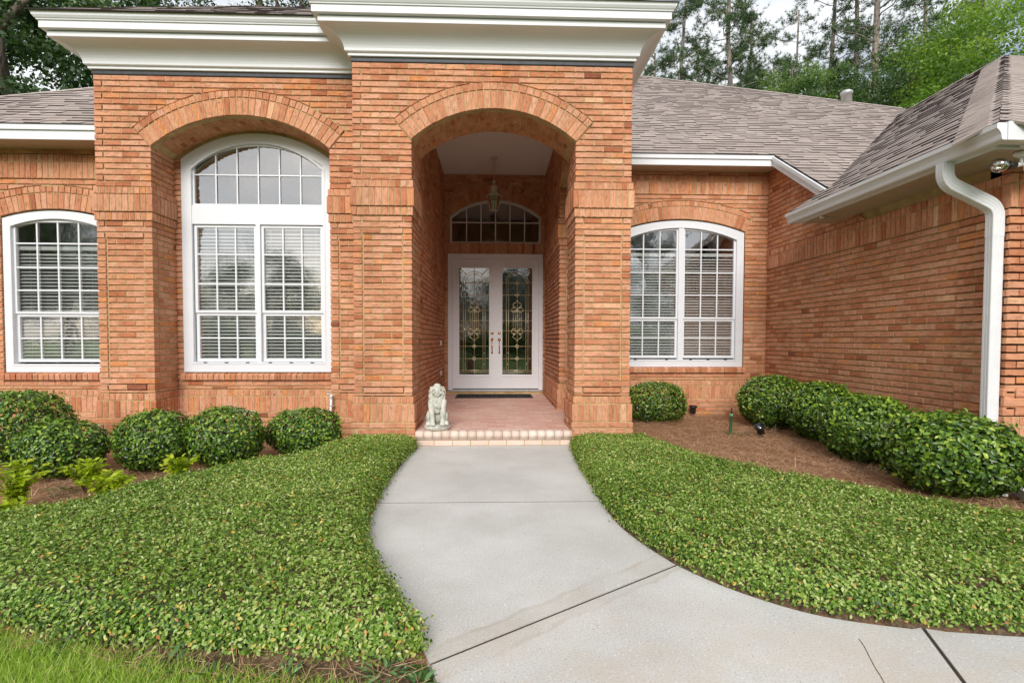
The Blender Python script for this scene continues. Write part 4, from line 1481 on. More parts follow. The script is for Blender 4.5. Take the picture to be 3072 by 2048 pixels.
def window(name, Y, x0, x1, z0, zs, crown, fw, sashes, glass, top_light=None, mat='window_white', mullion=None, depth=.09, fy=None):
    """arched window. sashes: list of dict(x0, x1, rows=[z...], cols=n) bays with muntins; Y = wall face, frame set at fy"""
    y = fy if fy is not None else Y + .02
    w = add(name, None, house, (0, 0, 0))
    fr = MB()
    head, uc, zc, r = arch_outline(x0, x1, zs, crown)
    outer = [(x0, z0), (x1, z0)] + head
    hi, ui, zi, ri = arch_outline(x0 + fw, x1 - fw, zs + .002 if zs - z0 > .3 else zs, crown - fw)
    # keep the head band even: inner arc concentric with the outer one
    ri, zi, ui = r - fw, zc, uc
    hi = [(x1 - fw - (x1 - x0 - 2 * fw) * i / 18, arc_z(uc, zc, r - fw, x1 - fw - (x1 - x0 - 2 * fw) * i / 18)) for i in range(19)]
    inner = [(x0 + fw, z0 + fw), (x1 - fw, z0 + fw)] + hi
    ring_solid(fr, outer, inner, y, y + depth)
    # raised outer lip and inner bead
    sh = lambda pts, d: [(uc + (px - uc) * (1 - d / ((x1 - x0) / 2)), pz - (d if pz > (z0 + crown) / 2 else -d)) for px, pz in pts]
    ring_solid(fr, sh(outer, fw * .80), sh(outer, fw * .98), y - .006, y + .02)
    frame = fr.build('frame', M[mat], w)
    def top_at(x):
        return arc_z(uc, zc, r - fw, x)
    y2 = y + .028
    for s in sashes:
        sx0, sx1, rows, cols, sw = s['x0'], s['x1'], s['rows'], s['cols'], s.get('sw', .032)
        arched = s.get('arched', False)
        zt = rows[-1]
        sm = MB()
        if arched:
            xs = [sx1 - (sx1 - sx0) * i / 10 for i in range(11)]
            o = [(sx0, rows[0]), (sx1, rows[0])] + [(x, min(top_at(x), zt) + .004) for x in xs]
            xs2 = [sx1 - sw - (sx1 - sx0 - 2 * sw) * i / 10 for i in range(11)]
            q = [(sx0 + sw, rows[0] + sw), (sx1 - sw, rows[0] + sw)] + [(x, min(top_at(x), zt) - sw * .9) for x in xs2]
        else:
            o = [(sx0, rows[0]), (sx1, rows[0]), (sx1, zt), (sx0, zt)]
            q = [(sx0 + sw, rows[0] + sw), (sx1 - sw, rows[0] + sw), (sx1 - sw, zt - sw), (sx0 + sw, zt - sw)]
        dy = s.get('dy', 0)
        ring_solid(sm, o, q, y2 + dy, y2 + .035 + dy)
        sash = sm.build('sash', M[mat], w)
        gx0, gx1 = sx0 + sw, sx1 - sw
        gz0 = rows[0] + sw
        gzt = (lambda x: min(top_at(x), zt) - sw * .9) if arched else (lambda x: zt - sw)
        yg = y2 + .016 + dy
        mw = s.get('mw', .009)
        zz = [gz0] + list(rows[1:-1]) + [None]
        cx = [gx0 + (gx1 - gx0) * i / cols for i in range(cols + 1)]
        for c in cx[1:-1]:
            mm = MB()
            mm.box(-mw, mw, -.006, .006, gz0 - .002, gzt(c) + .004)
            mm.build('muntin', M[mat], w, loc=(c, yg - .004, 0))
        for z in rows[1:-1]:
            mm = MB()
            mm.box(gx0 - .002, gx1 + .002, -.0055, .0055, -mw, mw)
            mm.build('muntin', M[mat], w, loc=(0, yg - .004, z))
        for i in range(cols):
            for k in range(len(zz) - 1):
                a, b = cx[i], cx[i + 1]
                if zz[k + 1] is None:
                    top = [(b - (b - a) * t / 4, gzt(b - (b - a) * t / 4)) for t in range(5)] if arched else [(b, gzt(b)), (a, gzt(a))]
                    poly = [(a, zz[k]), (b, zz[k])] + top
                else:
                    poly = [(a, zz[k]), (b, zz[k]), (b, zz[k + 1]), (a, zz[k + 1])]
                pane(w, poly, yg + .006, glass)
    if mullion:
        mm = MB()
        for (a, b, c, e, pr) in mullion:
            mm.box(a, b, y + .004 - pr, y + .075, c, e)
        mm.build('mullion', M[mat], w)
    return w

def latches(parent, xs, y, z):
    for x in xs:
        m = MB()
        m.box(-.022, .022, -.006, .004, -.006, .006)
        m.build('weep_cover', M['flashing'], parent, loc=(x, y, z))

# bay window: arched light over two double-hung pairs
yw = YBK - .005
bw = window('window', YBK, BWX0, BWX1, .765, 3.392, 3.718, .125, [
    dict(x0=BWX0 + .125, x1=BWX1 - .125, rows=[2.835, 3.215, 3.60], cols=6, arched=True, sw=.022, mw=.008),
    dict(x0=BWX0 + .135, x1=-2.985, rows=[1.505, 1.865, 2.235, 2.597], cols=3, sw=.032, dy=.002),
    dict(x0=BWX0 + .135, x1=-2.985, rows=[.895, 1.19, 1.505], cols=3, sw=.036, dy=.022),
    dict(x0=-2.93, x1=BWX1 - .135, rows=[1.505, 1.865, 2.235, 2.597], cols=3, sw=.032, dy=.002),
    dict(x0=-2.93, x1=BWX1 - .135, rows=[.895, 1.19, 1.505], cols=3, sw=.036, dy=.022),
], M['glass'], fy=yw, mullion=[(BWX0 + .12, BWX1 - .12, 2.602, 2.832, 0), (-2.983, -2.932, .89, 2.602, .003)])
latches(bw, (-3.62, -3.36, -3.1, -2.82, -2.56, -2.3), yw - .002, .882)
# left window
lw = window('window', YLW, LWX0, LWX1, .760, 2.655, 2.750, .10, [
    dict(x0=LWX0 + .10, x1=LWX1 - .10, rows=[1.485, 1.775, 2.06, 2.355, 2.64], cols=4, arched=True, sw=.028, dy=.002),
    dict(x0=LWX0 + .10, x1=LWX1 - .10, rows=[.885, 1.18, 1.485], cols=4, sw=.036, dy=.022),
], M['glass'], fy=YLW + .02)
latches(lw, (-5.85, -5.43, -5.02), YLW + .018, .872)
# right window
rw = window('window', YRW, RWX0, RWX1, .757, 2.862, 3.045, .115, [
    dict(x0=RWX0 + .115, x1=2.878, rows=[1.51, 1.887, 2.239, 2.603, 3.0], cols=3, arched=True, sw=.03, dy=.002),
    dict(x0=RWX0 + .115, x1=2.878, rows=[.895, 1.21, 1.51], cols=3, sw=.036, dy=.022),
    dict(x0=2.955, x1=RWX1 - .115, rows=[1.51, 1.887, 2.239, 2.603, 3.0], cols=3, arched=True, sw=.03, dy=.002),
    dict(x0=2.955, x1=RWX1 - .115, rows=[.895, 1.21, 1.51], cols=3, sw=.036, dy=.022),
], M['glass'], fy=YRW + .02, mullion=[(2.875, 2.958, .87, 2.935, .003)])
latches(rw, (2.2, 2.7, 3.08, 3.36, 3.64), YRW + .018, .868)
# fanlight over the door
window('fanlight', YD, FX0, FX1, FZ0, FZS, FZC, .028, [
    dict(x0=FX0 + .02, x1=FX1 - .02, rows=[FZ0 + .016, 3.363, 3.9], cols=6, arched=True, sw=.012, mw=.010)], M['fan_glass'], fy=YD + .05, depth=.05)

# rooms behind the glass
rm = MB()
def room(x0, x1, y0, y1, z0, z1):
    rm.poly([(x0, y0, z0), (x1, y0, z0), (x1, y1, z0), (x0, y1, z0), (x0, y0, z1), (x1, y0, z1), (x1, y1, z1), (x0, y1, z1)],
            [(1, 2, 6, 5), (2, 3, 7, 6), (3, 0, 4, 7), (4, 7, 6, 5), (0, 1, 2, 3)])
room(-7.2, -4.55, 6.75, 11.5, .1, 3.45)
room(-4.5, -1.1, 6.75, 11.5, .1, 4.12)
room(1.3, 4.7, 8.2, 12, .1, 3.9)
room(-1.8, 1.8, 9.83, 14, .1, 4.3)
# deep jambs inside each window
for (x0, x1, z0, z1, y0) in ((BWX0 + .1, BWX1 - .1, .85, 3.75, 6.7), (LWX0 + .08, LWX1 - .08, .84, 2.8, 6.7), (RWX0 + .1, RWX1 - .1, .84, 3.1, 8.17)):
    y1 = y0 + .14
    rm.poly([(x0, y0, z0), (x0, y1, z0), (x0, y1, z1), (x0, y0, z1)], [(0, 1, 2, 3)])
    rm.poly([(x1, y0, z0), (x1, y1, z0), (x1, y1, z1), (x1, y0, z1)], [(0, 3, 2, 1)])
    rm.poly([(x0, y0, z0), (x0, y1, z0), (x1, y1, z0), (x1, y0, z0)], [(0, 3, 2, 1)])
rm.build('interior', M['interior'], house)

# ------------------------------------------------------------------ blinds (things of their own, hanging inside)
def blind(x0, x1, y, z0, z1, label, tilt=-30, pitch=.0435):
    b = empty('window_blind', ((x0 + x1) / 2, y, z0), label, 'blind', 'white slatted blinds in the windows')
    w = (x1 - x0) / 2
    m = MB(); m.bbox(-w, w, -.03, .03, z1 - z0 - .05, z1 - z0, .005); m.build('headrail', M['slat'], b)
    m = MB(); m.bbox(-w, w, -.026, .026, 0, .02, .004); m.build('bottom_rail', M['slat'], b)
    sl = MB()
    a = math.radians(tilt)
    prof = []
    for i in range(5):
        t = (i / 4 - .5) * .05
        prof.append((t * math.cos(a), -t * math.sin(a) + .003 * (1 - (i / 2 - 1) ** 2)))
    vs = [(-w, p[0], p[1]) for p in prof] + [(w, p[0], p[1]) for p in prof] + [(-w, p[0], p[1] - .0025) for p in prof] + [(w, p[0], p[1] - .0025) for p in prof]
    fs = [(i, 5 + i, 6 + i, 1 + i) for i in range(4)] + [(10 + i, 11 + i, 16 + i, 15 + i) for i in range(4)] + [(0, 10, 15, 5), (4, 9, 19, 14)]
    sl.poly(vs, fs)
    me = sl.mesh('slat', M['slat'])
    n = int((z1 - z0 - .07) / pitch)
    for i in range(n):
        o = add('slat', me, b, (0, random.uniform(-.001, .001), .035 + i * pitch + random.uniform(-.0008, .0008)))
        o.rotation_euler = (random.uniform(-.06, .06), random.uniform(-.0012, .0012), 0)
    for u in (-w * .72, w * .72):
        c = MB()
        for dy in (-.024, .024):
            c.box(u - .0015, u + .0015, dy - .001, dy + .001, .02, z1 - z0 - .05)
        c.build('cord', M['slat'], b)
    return b
YBL = .095
blind(-3.73, -2.965, YBK + .095, .90, 2.60, 'white slatted blind in the half of the tall bay window farther from the door')
blind(-2.95, -2.16, YBK + .095, .90, 2.60, 'white slatted blind in the half of the tall bay window nearer the door')
blind(-5.955, -4.91, YLW + .125, .89, 2.33, 'white slatted blind in the small arched window left of the bay')
blind(2.045, 2.90, YRW + .125, .90, 2.55, 'white slatted blind in the right window, half next to the portico pier')
blind(2.93, 3.785, YRW + .125, .90, 2.55, 'white slatted blind in the right window, half next to the wing wall')

# ------------------------------------------------------------------ front doors
df = MB()
df.box(DX0, -.799, YD + .0, YD + .1, .205, DZ1)
df.box(.812, DX1, YD + .0, YD + .1, .205, DZ1)
df.box(-.799, .812, YD + .0, YD + .1, 2.675, DZ1)
for a, b in ((DX0 - .004, DX0 + .022), (DX1 - .022, DX1 + .004)):
    df.box(a, b, YD - .014, YD + .002, .205, DZ1 + .004)
df.box(DX0 + .022, DX1 - .022, YD - .0138, YD + .002, DZ1 - .022, DZ1 + .0038)
df.build('door_frame', M['door_paint'], house)
th = MB()
th.box(DX0, DX1, YD - .03, YD + .08, .214, .245)
th.build('threshold', M['steel'], house)
dk = MB(); dk.box(-.799, .812, YD + .05, YD + .07, .24, .268); dk.build('door_sweep', M['black_plastic'], house)

def came_path(pts, r=.0036):
    m = MB()
    m.tube(pts, r, 5)
    return m
def door_leaf(x0, x1, label):
    o = add('door', None, house)
    y = YD + .028
    gx0, gx1, gz0, gz1 = x0 + .122, x1 - .122, .522, 2.515
    d = MB()
    z0, z1 = .262, 2.672
    outer = [(x0, z0), (x1, z0), (x1, z1), (x0, z1)]
    a = [(gx0 - .03, gz0 - .04), (gx1 + .03, gz0 - .04), (gx1 + .03, gz1 + .037), (gx0 - .03, gz1 + .037)]
    ring_solid(d, outer, a, y, y + .045)
    b = [(gx0 - .012, gz0 - .014), (gx1 + .012, gz0 - .014), (gx1 + .012, gz1 + .014), (gx0 - .012, gz1 + .014)]
    c = [(gx0, gz0), (gx1, gz0), (gx1, gz1), (gx0, gz1)]
    ring_solid(d, a, b, y - .010, y + .03)
    ring_solid(d, b, c, y + .002, y + .03)
    d.build('stile_and_rail', M['door_paint'], o, label=label)
    w = gx1 - gx0
    cx = (gx0 + gx1) / 2
    yg = y + .02
    add('pane', newmesh('pane', [(gx0, yg, gz0), (gx1, yg, gz0), (gx1, yg, gz1), (gx0, yg, gz1)], [(0, 1, 2, 3)], M['door_glass']), o)
    m = MB()
    yc = yg - .004
    P = lambda x, z: (cx + x, yc, z)
    L_ = lambda *p: m.tube([P(*q) for q in p], .0056, 5)
    h = w / 2
    b1, b2 = h - .075, h - .115
    zb = gz0 + .05
    za = gz1 - .27                          # springing of the arched border
    for bb in (b1, b2):
        L_((-bb, zb + (0 if bb == b1 else .03)), (-bb, za))
        L_((bb, zb + (0 if bb == b1 else .03)), (bb, za))
        m.tube([P(bb * math.cos(t), za + bb * math.sin(t)) for t in np.linspace(0, math.pi, 19)], .0056, 5)
    L_((-h, zb), (h, zb)); L_((-h, zb + .03), (h, zb + .03))
    L_((0, gz0), (0, gz1))
    for sg in (-1, 1):
        L_((sg * b1 * .72, za + b1 * .72), (sg * h, gz1))
    zs = [gz0 + .30, gz0 + .53, gz0 + .82, gz0 + 1.01, gz0 + 1.20, gz0 + 1.49, za - .01]
    for z in zs:
        L_((-h, z), (h, z))
    for z in (zs[0], zs[1], zs[5], zs[6]):                         # small roundels on the centre line
        m.tube([P(.03 * math.cos(t), z + .03 * math.sin(t)) for t in np.linspace(0, 2 * math.pi, 13)], .0056, 5)
    zc = zs[3]
    for sg in (-1, 1):                                            # the long medallion
        L_((sg * .036, zc - .2), (sg * .036, zc + .2))
        L_((sg * .075, zc - .15), (sg * .075, zc + .15))
        for k in (-1, 1):
            z = zc + k * .2
            m.tube([P(sg * .06 + .05 * math.cos(t), z + .045 * math.sin(t)) for t in np.linspace(0, 2 * math.pi, 15)], .0062, 5)
            m.tube([P(sg * (.03 + .055 * math.sin(t)), z + k * (.05 + .09 * t / math.pi)) for t in np.linspace(0, math.pi, 9)], .0062, 5)
            L_((sg * .03, z + k * .14), (0, z + k * .19))
    m.build('leaded_came', M['came'], o)
    mb = MB()                                                     # bevelled glass jewels
    for bb in ((b1 + b2) / 2,):
        for sg in (-1, 1):
            for k in range(8):
                z = zb + .15 + k * (za - zb - .15) / 7
                mb.lathe([(.001, -.006), (.012, -.003), (.014, .002)], P(sg * bb, z), 6, False, (0, -1, 0))
    mb.build('glass_jewel', M['bulb_glass'], o)
    return o
dl = door_leaf(-.797, .004, 'grey white door leaf with leaded glass, on the side of the statue')
dr = door_leaf(.009, .810, 'grey white door leaf with leaded glass, away from the statue')
# astragal between the leaves
m = MB(); m.box(-.012, .024, YD + .016, YD + .03, .262, 2.672); m.build('astragal', M['door_paint'], house)
for o, x in ((dl, -.062), (dr, .075)):
    hb = MB()
    y = YD + .028
    hb.lathe([(.031, 0), (.031, .006), (.026, .012), (.022, .022), (.012, .024)], (x, y, 1.30), 14, True, (0, -1, 0))
    hb.build('deadbolt', M['brass'], o)
    hb = MB()
    pl = [(.030, 0), (.030, .005), (.024, .010)]
    hb.lathe(pl, (x, y, 1.177), 16, True, (0, -1, 0))
    hb.lathe([(.018, 0), (.02, .01), (.014, .018)], (x, y - .01, 1.19), 12, True, (0, -1, 0))
    hb.tube([(x, y - .012, 1.145), (x, y - .04, 1.13), (x, y - .052, 1.08), (x, y - .052, 1.02), (x, y - .04, .955), (x, y - .01, .94)], [.006, .008, .0105, .0105, .008, .006], 8)
    hb.lathe([(.02, 0), (.02, .005), (.013, .012)], (x, y, .932), 12, True, (0, -1, 0))
    hb.build('handle', M['brass'], o)

# doorbell and outlet on the porch wall
for z, hgt, nm in ((1.115, .085, 'doorbell'), (.60, .075, 'outlet_cover')):
    m = MB(); m.bbox(XWL - .001, XWL + .018, 9.02 - .02, 9.02 + .02, z - hgt / 2, z + hgt / 2, .004); m.build(nm, M['pvc'], house)
# ------------------------------------------------------------------ ground, beds, walk, porch floor
gnd = MB()
N_ = 24
R_ = 400
gnd.poly([(0, 20, -.03)] + [(R_ * math.cos(2 * math.pi * i / N_), 20 + R_ * math.sin(2 * math.pi * i / N_), -.03) for i in range(N_)],
         [(0, 1 + i, 1 + (i + 1) % N_) for i in range(N_)])
ground = gnd.build('ground', M['turf'], kind='structure')

def catmull(P, n=6):
    out = []
    for i in range(len(P) - 1):
        p0, p1, p2, p3 = (np.array(P[max(0, i - 1)]), np.array(P[i]), np.array(P[i + 1]), np.array(P[min(len(P) - 1, i + 2)]))
        for k in range(n):
            t = k / n
            out.append(tuple(.5 * (2 * p1 + (p2 - p0) * t + (2 * p0 - 5 * p1 + 4 * p2 - p3) * t * t + (3 * p1 - p0 - 3 * p2 + p3) * t ** 3)))
    out.append(tuple(P[-1]))
    return out
WL = catmull([(-.88, 5.75), (-.89, 5.0), (-.89, 4.37), (-.86, 3.78), (-.83, 3.45), (-.76, 3.1), (-.68, 2.82), (-.58, 2.58), (-.47, 2.36), (-.38, 2.17), (-.31, 2.04), (-.24, 1.87), (-.12, 1.55), (.05, 1.2), (.3, .7)], 4)
WR = catmull([(.84, 5.75), (.79, 4.79), (.78, 4.2), (.77, 3.71), (.79, 3.25), (.85, 2.96), (.92, 2.74), (.96, 2.64), (1.08, 2.44), (1.23, 2.27), (1.4, 2.14), (1.65, 2.05), (1.9, 2.0), (2.3, 1.95), (3.4, 1.9), (5, 1.9)], 4)

def slab(name, poly, z1, depth=.12, bev=.006, mat=None, parent=None, **k):
    """flat slab with an arrised top edge, from a plan outline"""
    bm = bmesh.new()
    vs = [bm.verts.new((x, y, z1)) for x, y in poly]
    f = bm.faces.new(vs)
    if f.normal.z < 0 or (f.normal_update() or f.normal.z < 0):
        f.normal_flip()
    r = bmesh.ops.inset_region(bm, faces=[f], thickness=bev, depth=0)
    for v in bm.verts:
        if not all(fc is f for fc in v.link_faces) and v not in f.verts:
            v.co.z -= bev
    edges = [e for e in bm.edges if len(e.link_faces) == 1]
    ex = bmesh.ops.extrude_edge_only(bm, edges=edges)
    for v in [g for g in ex['geom'] if isinstance(g, bmesh.types.BMVert)]:
        v.co.z -= depth
    bmesh.ops.recalc_face_normals(bm, faces=bm.faces[:])
    me = bpy.data.meshes.new(name)
    bm.to_mesh(me)
    bm.free()
    me.materials.append(mat)
    return add(name, me, parent, **k)

walk = empty('path', (0, 0, 0), kind='structure')
tag(walk, 'pale grey concrete garden path curving away from the porch step')
JG = .008
def upto(pts, cond): return [p for p in pts if cond(p)]
yj = 3.74
s1 = [(-.88, 5.735)] + [p for p in WL if yj + JG < p[1] < 5.6] + [(-.86, yj + .011), (.772, yj + .011)] + [p for p in WR if yj + JG < p[1] < 5.6][::-1] + [(.83, 5.735)]
slab('slab', s1, 0, mat=M['concrete'], parent=walk)
jl, jr = np.array((-.235, 1.86)), np.array((.955, 2.66))
jd = (jr - jl) / np.linalg.norm(jr - jl)
jn = np.array((-jd[1], jd[0]))
side = lambda p: float(np.dot(np.array(p) - jl, jn))
s2 = [(.770, yj - .011), (-.857, yj - .011)] + [p for p in WL if p[1] < yj - JG - .02 and side(p) > JG + .004 and p[0] < 0] + [tuple(jl + jn * JG), tuple(jr + jn * JG)] + \
     [p for p in WR if p[1] < yj - JG - .02 and side(p) > JG + .004 and p[0] < 1.0][::-1]
slab('slab', s2, 0, mat=M['concrete'], parent=walk)
kl, kr = np.array((1.62, 1.70)), np.array((1.76, 2.04))
kd = (kr - kl) / np.linalg.norm(kr - kl)
kn = np.array((-kd[1], kd[0]))
kside = lambda p: float(np.dot(np.array(p) - kl, kn))
s3 = [tuple(jl - jn * JG)] + [p for p in WL if side(p) < -JG - .004 and p[1] > .65] + [(1.2, .65), tuple(kl + kn * JG - kd * 1.0), tuple(kr + kn * JG)] + \
     [p for p in WR if side(p) < -JG - .004 and kside(p) > JG + .004 and p[0] < 1.9][::-1] + [tuple(jr - jn * JG)]
slab('slab', s3, 0, mat=M['concrete'], parent=walk)
s4 = [tuple(kl - kn * JG - kd * 1.0), (5, .65)] + [p for p in WR if kside(p) < -JG - .004][::-1] + [tuple(kr - kn * JG)]
slab('slab', s4, 0, mat=M['concrete'], parent=walk)
# dirt in the joints and a hairline crack
m = MB()
m.box(-.86, .77, yj - .016, yj + .016, -.03, -.004)
for a, b, n_ in ((jl, jr, jn), (kl - kd * 1.0, kr, kn)):
    q = [a + n_ * .012, a - n_ * .012, b - n_ * .012, b + n_ * .012]
    m.poly([(p[0], p[1], -.005) for p in q], [(0, 1, 2, 3)])
m.build('joint_dirt', M['dirt'], walk)
ck = MB()
pts = [np.array((1.44, 1.97)), np.array((1.425, 1.92)), np.array((1.40, 1.86)), np.array((1.375, 1.80)), np.array((1.355, 1.74)), np.array((1.33, 1.68)), np.array((1.30, 1.6))]
for a, b in zip(pts[:-1], pts[1:]):
    w_ = .0016
    ck.poly([(a[0] - w_, a[1], .0012), (a[0] + w_, a[1], .0012), (b[0] + w_, b[1], .0012), (b[0] - w_, b[1], .0012)], [(0, 3, 2, 1)])
ck.build('crack', M['soil'], walk)

# beds of pine straw
def bed(name, poly, z, label):
    o = slab(name, poly, z, .03, .004, M['straw_ground'], None, kind='structure')
    return tag(o, label)
bed('straw_bed', [(.80, 5.6), (1.56, 5.72), (1.56, 6.6), (1.0, 6.6), (1.0, 8.0), (4.35, 8.0), (4.4, 3.9), (5.2, 3.0), (5.2, 1.95), (5.2, 1.80), (2.0, 1.85), (1.4, 2.0), (.9, 2.6), (.70, 3.2), (.68, 4), (.7, 5)], -.012, 'brown pine straw bed between the path and the right wing')
bed('straw_bed', [(-7, 6.7), (-1.5, 6.2), (-1.5, 5.72), (-.8, 5.7), (-.8, 3.8), (-.5, 2.5), (-.2, 1.9), (-1.4, 1.98), (-7, 2.3)], -.012, 'brown pine straw bed in front of the window bay')
sm_ = MB()
slab('soil_strip', [(-4, 2.25), (-2.0, 2.12), (-1.3, 1.98), (-.8, 1.93), (-.3, 1.86), (-.16, 1.6), (-.9, 1.66), (-1.5, 1.84), (-2.2, 2.08), (-4, 2.16)], -.014, .02, .004, M['soil'], None, kind='structure')

# porch floor with brick pavers and bull-nosed step
pf = MB()
YN = 5.70
pf.box(OL - .03, OR + .03, YN + .08, YPB + .02, -.05, ZF - .008)
pf.box(XWL - .02, XWR + .02, YPB + .02, YD + .05, -.05, ZF - .0082)
pf.box(XWR, PR, YPB, YS1, -.05, ZF - .0085)
pfloor = pf.build('porch_floor', M['mortar'], kind='structure')
tag(pfloor, 'pale pink brick paved porch floor with a rounded step')
pts_, rest = [], ([], [], [])
y = YN + .105
row = 0
PV = []
while y < YD - .02:
    x0, x1 = (OL + .0, OR - .0) if y < YPB else (XWL + .005, (PR - .02 if y + .05 < YS1 else XWR - .005))
    if y < YPB:
        x0, x1 = OL + .036, OR - .036
    u = x0 - (.1 if row % 2 else 0)
    while u < x1 - .02:
        a, b = max(u, x0), min(u + .2, x1)
        if b - a > .03:
            PV.append((a + .0022, b - .0022, y + .0022, y + .0978))
        u += .2
    y += .1
    row += 1
def paver_mesh(a, b, c, d):
    cx_, cy_ = (a + b) / 2, (c + d) / 2
    w, h = (b - a) / 2, (d - c) / 2
    t = random.uniform(-.0012, .0008)
    bv = .003
    vs = [(-w + bv, -h + bv, t), (w - bv, -h + bv, t), (w - bv, h - bv, t), (-w + bv, h - bv, t), (-w, -h, t - bv), (w, -h, t - bv), (w, h, t - bv), (-w, h, t - bv), (-w, -h, -.03), (w, -h, -.03), (w, h, -.03), (-w, h, -.03)]
    fs = [(0, 1, 2, 3)] + [q for i in range(4) for q in ((4 + i, 4 + (i + 1) % 4, (i + 1) % 4, i), (8 + i, 8 + (i + 1) % 4, 4 + (i + 1) % 4, 4 + i))]
    return vs, fs, (cx_, cy_, ZF)
PV.sort(key=lambda p: p[2])
V_, F_, T_ = [], [], []
for i, p in enumerate(PV):
    vs, fs, c = paver_mesh(*p)
    ti = min(1, max(0, random.gauss(.5, .22)))
    if i < 280:
        add('paver', newmesh('paver', vs, fs, M['paver'], tint=[ti] * 12), pfloor, c)
    else:
        o = len(V_)
        V_ += [(v[0] + c[0], v[1] + c[1], v[2] + c[2]) for v in vs]
        F_ += [tuple(k + o for k in f) for f in fs]
        T_ += [ti] * 12
if V_:
    add('pavers', newmesh('pavers', V_, F_, M['paver'], tint=T_), pfloor, kind='stuff')
# bull-nose bricks
nx0, nx1 = -.885, .855
nb = 18
wn_ = (nx1 - nx0) / nb
prof = [(.0, .165)] + [(-.045 - .045 * math.sin(t), .120 + .045 * math.cos(t)) for t in np.linspace(0, math.pi * .62, 8)] + [(-.078, .093), (-.070, .088), (-.068, .066), (.0, .066)]
n = len(prof)
for i in range(nb):
    a, b = -wn_ / 2 + .0018, wn_ / 2 - .0018
    vs = [(a, p, z) for p, z in prof] + [(b, p, z) for p, z in prof]
    fs = [(j, j + n, j + n + 1, j + 1) for j in range(n - 1)] + [tuple(range(n)), tuple(range(2 * n - 1, n - 1, -1))]
    me = newmesh('nosing_brick', vs, fs, M['nosing'], tint=[min(1, max(0, random.gauss(.5, .2)))] * (2 * n))
    me.polygons.foreach_set('use_smooth', np.array([True] * (n - 1) + [False, False]))
    add('nosing_brick', me, pfloor, (nx0 + (i + .5) * wn_, YN + .103, random.uniform(-.001, .001)))
m = MB(); m.box(nx0 + .02, nx1 - .02, YN + .045, YN + .2, -.05, .16); m.build('step_core', M['mortar'], pfloor)
u = nx0 + .01
while u < nx1 - .01:
    b = min(u + .2, nx1 - .01)
    V, f, uv, _ = prism(FY(YN + .04), [(u + .004, .002), (b - .004, .002), (b - .004, .061), (u + .004, .061)], 0, .05, .003)
    c = Vector(((u + b) / 2, YN + .04, .03))
    add('riser_brick', newmesh('riser_brick', [v - c for v in V], f, M['nosing'], uv, [random.random() * .6] * len(V)), pfloor, c)
    u += .2
# ------------------------------------------------------------------ plants
def scatter(name, tmpl_v, tmpl_f, pos, nrm, size, tint, mat, spin=None, aim=None):
    """one mesh of many copies of a small leaf: tmpl in (x across, y along, z up the normal)"""
    n = len(pos)
    tv = np.asarray(tmpl_v, float)
    k = len(tv)
    nrm = nrm / np.linalg.norm(nrm, axis=1, keepdims=True)
    if aim is None:
        aim = RNG.normal(size=(n, 3))
    t = aim - nrm * np.sum(aim * nrm, axis=1, keepdims=True)
    t /= np.linalg.norm(t, axis=1, keepdims=True) + 1e-9
    b = np.cross(t, nrm)
    sz = np.asarray(size)
    if sz.ndim == 1:
        sz = np.stack([sz, sz, sz], 1)
    V = pos[:, None, :] + b[:, None, :] * (tv[None, :, 0:1] * sz[:, None, 0:1]) + t[:, None, :] * (tv[None, :, 1:2] * sz[:, None, 1:2]) + nrm[:, None, :] * (tv[None, :, 2:3] * sz[:, None, 2:3])
    V = V.reshape(-1, 3)
    me = bpy.data.meshes.new(name)
    me.vertices.add(n * k)
    me.vertices.foreach_set('co', V.astype(np.float32).ravel())
    fl = [len(f) for f in tmpl_f]
    loops = np.concatenate([np.asarray(f) for f in tmpl_f])
    L_ = (np.arange(n)[:, None] * k + loops[None, :]).ravel()
    me.loops.add(len(L_))
    me.loops.foreach_set('vertex_index', L_.astype(np.int32))
    tot = np.tile(np.asarray(fl), n)
    me.polygons.add(len(tot))
    st = np.concatenate([[0], np.cumsum(tot)[:-1]])
    me.polygons.foreach_set('loop_start', st.astype(np.int32))
    a = me.attributes.new('tint', 'FLOAT', 'POINT')
    a.data.foreach_set('value', np.repeat(np.clip(tint, 0, 1), k).astype(np.float32))
    me.materials.append(mat)
    me.update(calc_edges=True)
    me.validate()
    return me

LEAF_V = [(0, 0, 0), (.29, .42, .08), (.17, .80, .04), (0, 1, -.05), (-.17, .80, .04), (-.29, .42, .08)]
LEAF_F = [(0, 1, 2, 3), (0, 3, 4, 5)]
OVAL_V = [(0, 0, 0), (.3, .45, .08), (0, 1, 0), (-.3, .45, .08)]
OVAL_F = [(0, 1, 2, 3)]
BLADE_V = [(-.5, 0, 0), (.5, 0, 0), (.3, .6, .10), (-.3, .6, .10), (0, 1, .38)]
BLADE_F = [(0, 1, 2, 3), (3, 2, 4)]
NEEDLE_V = [(-.6, 0, 0), (.6, 0, 0), (0, 1, 0)]
NEEDLE_F = [(0, 1, 2)]

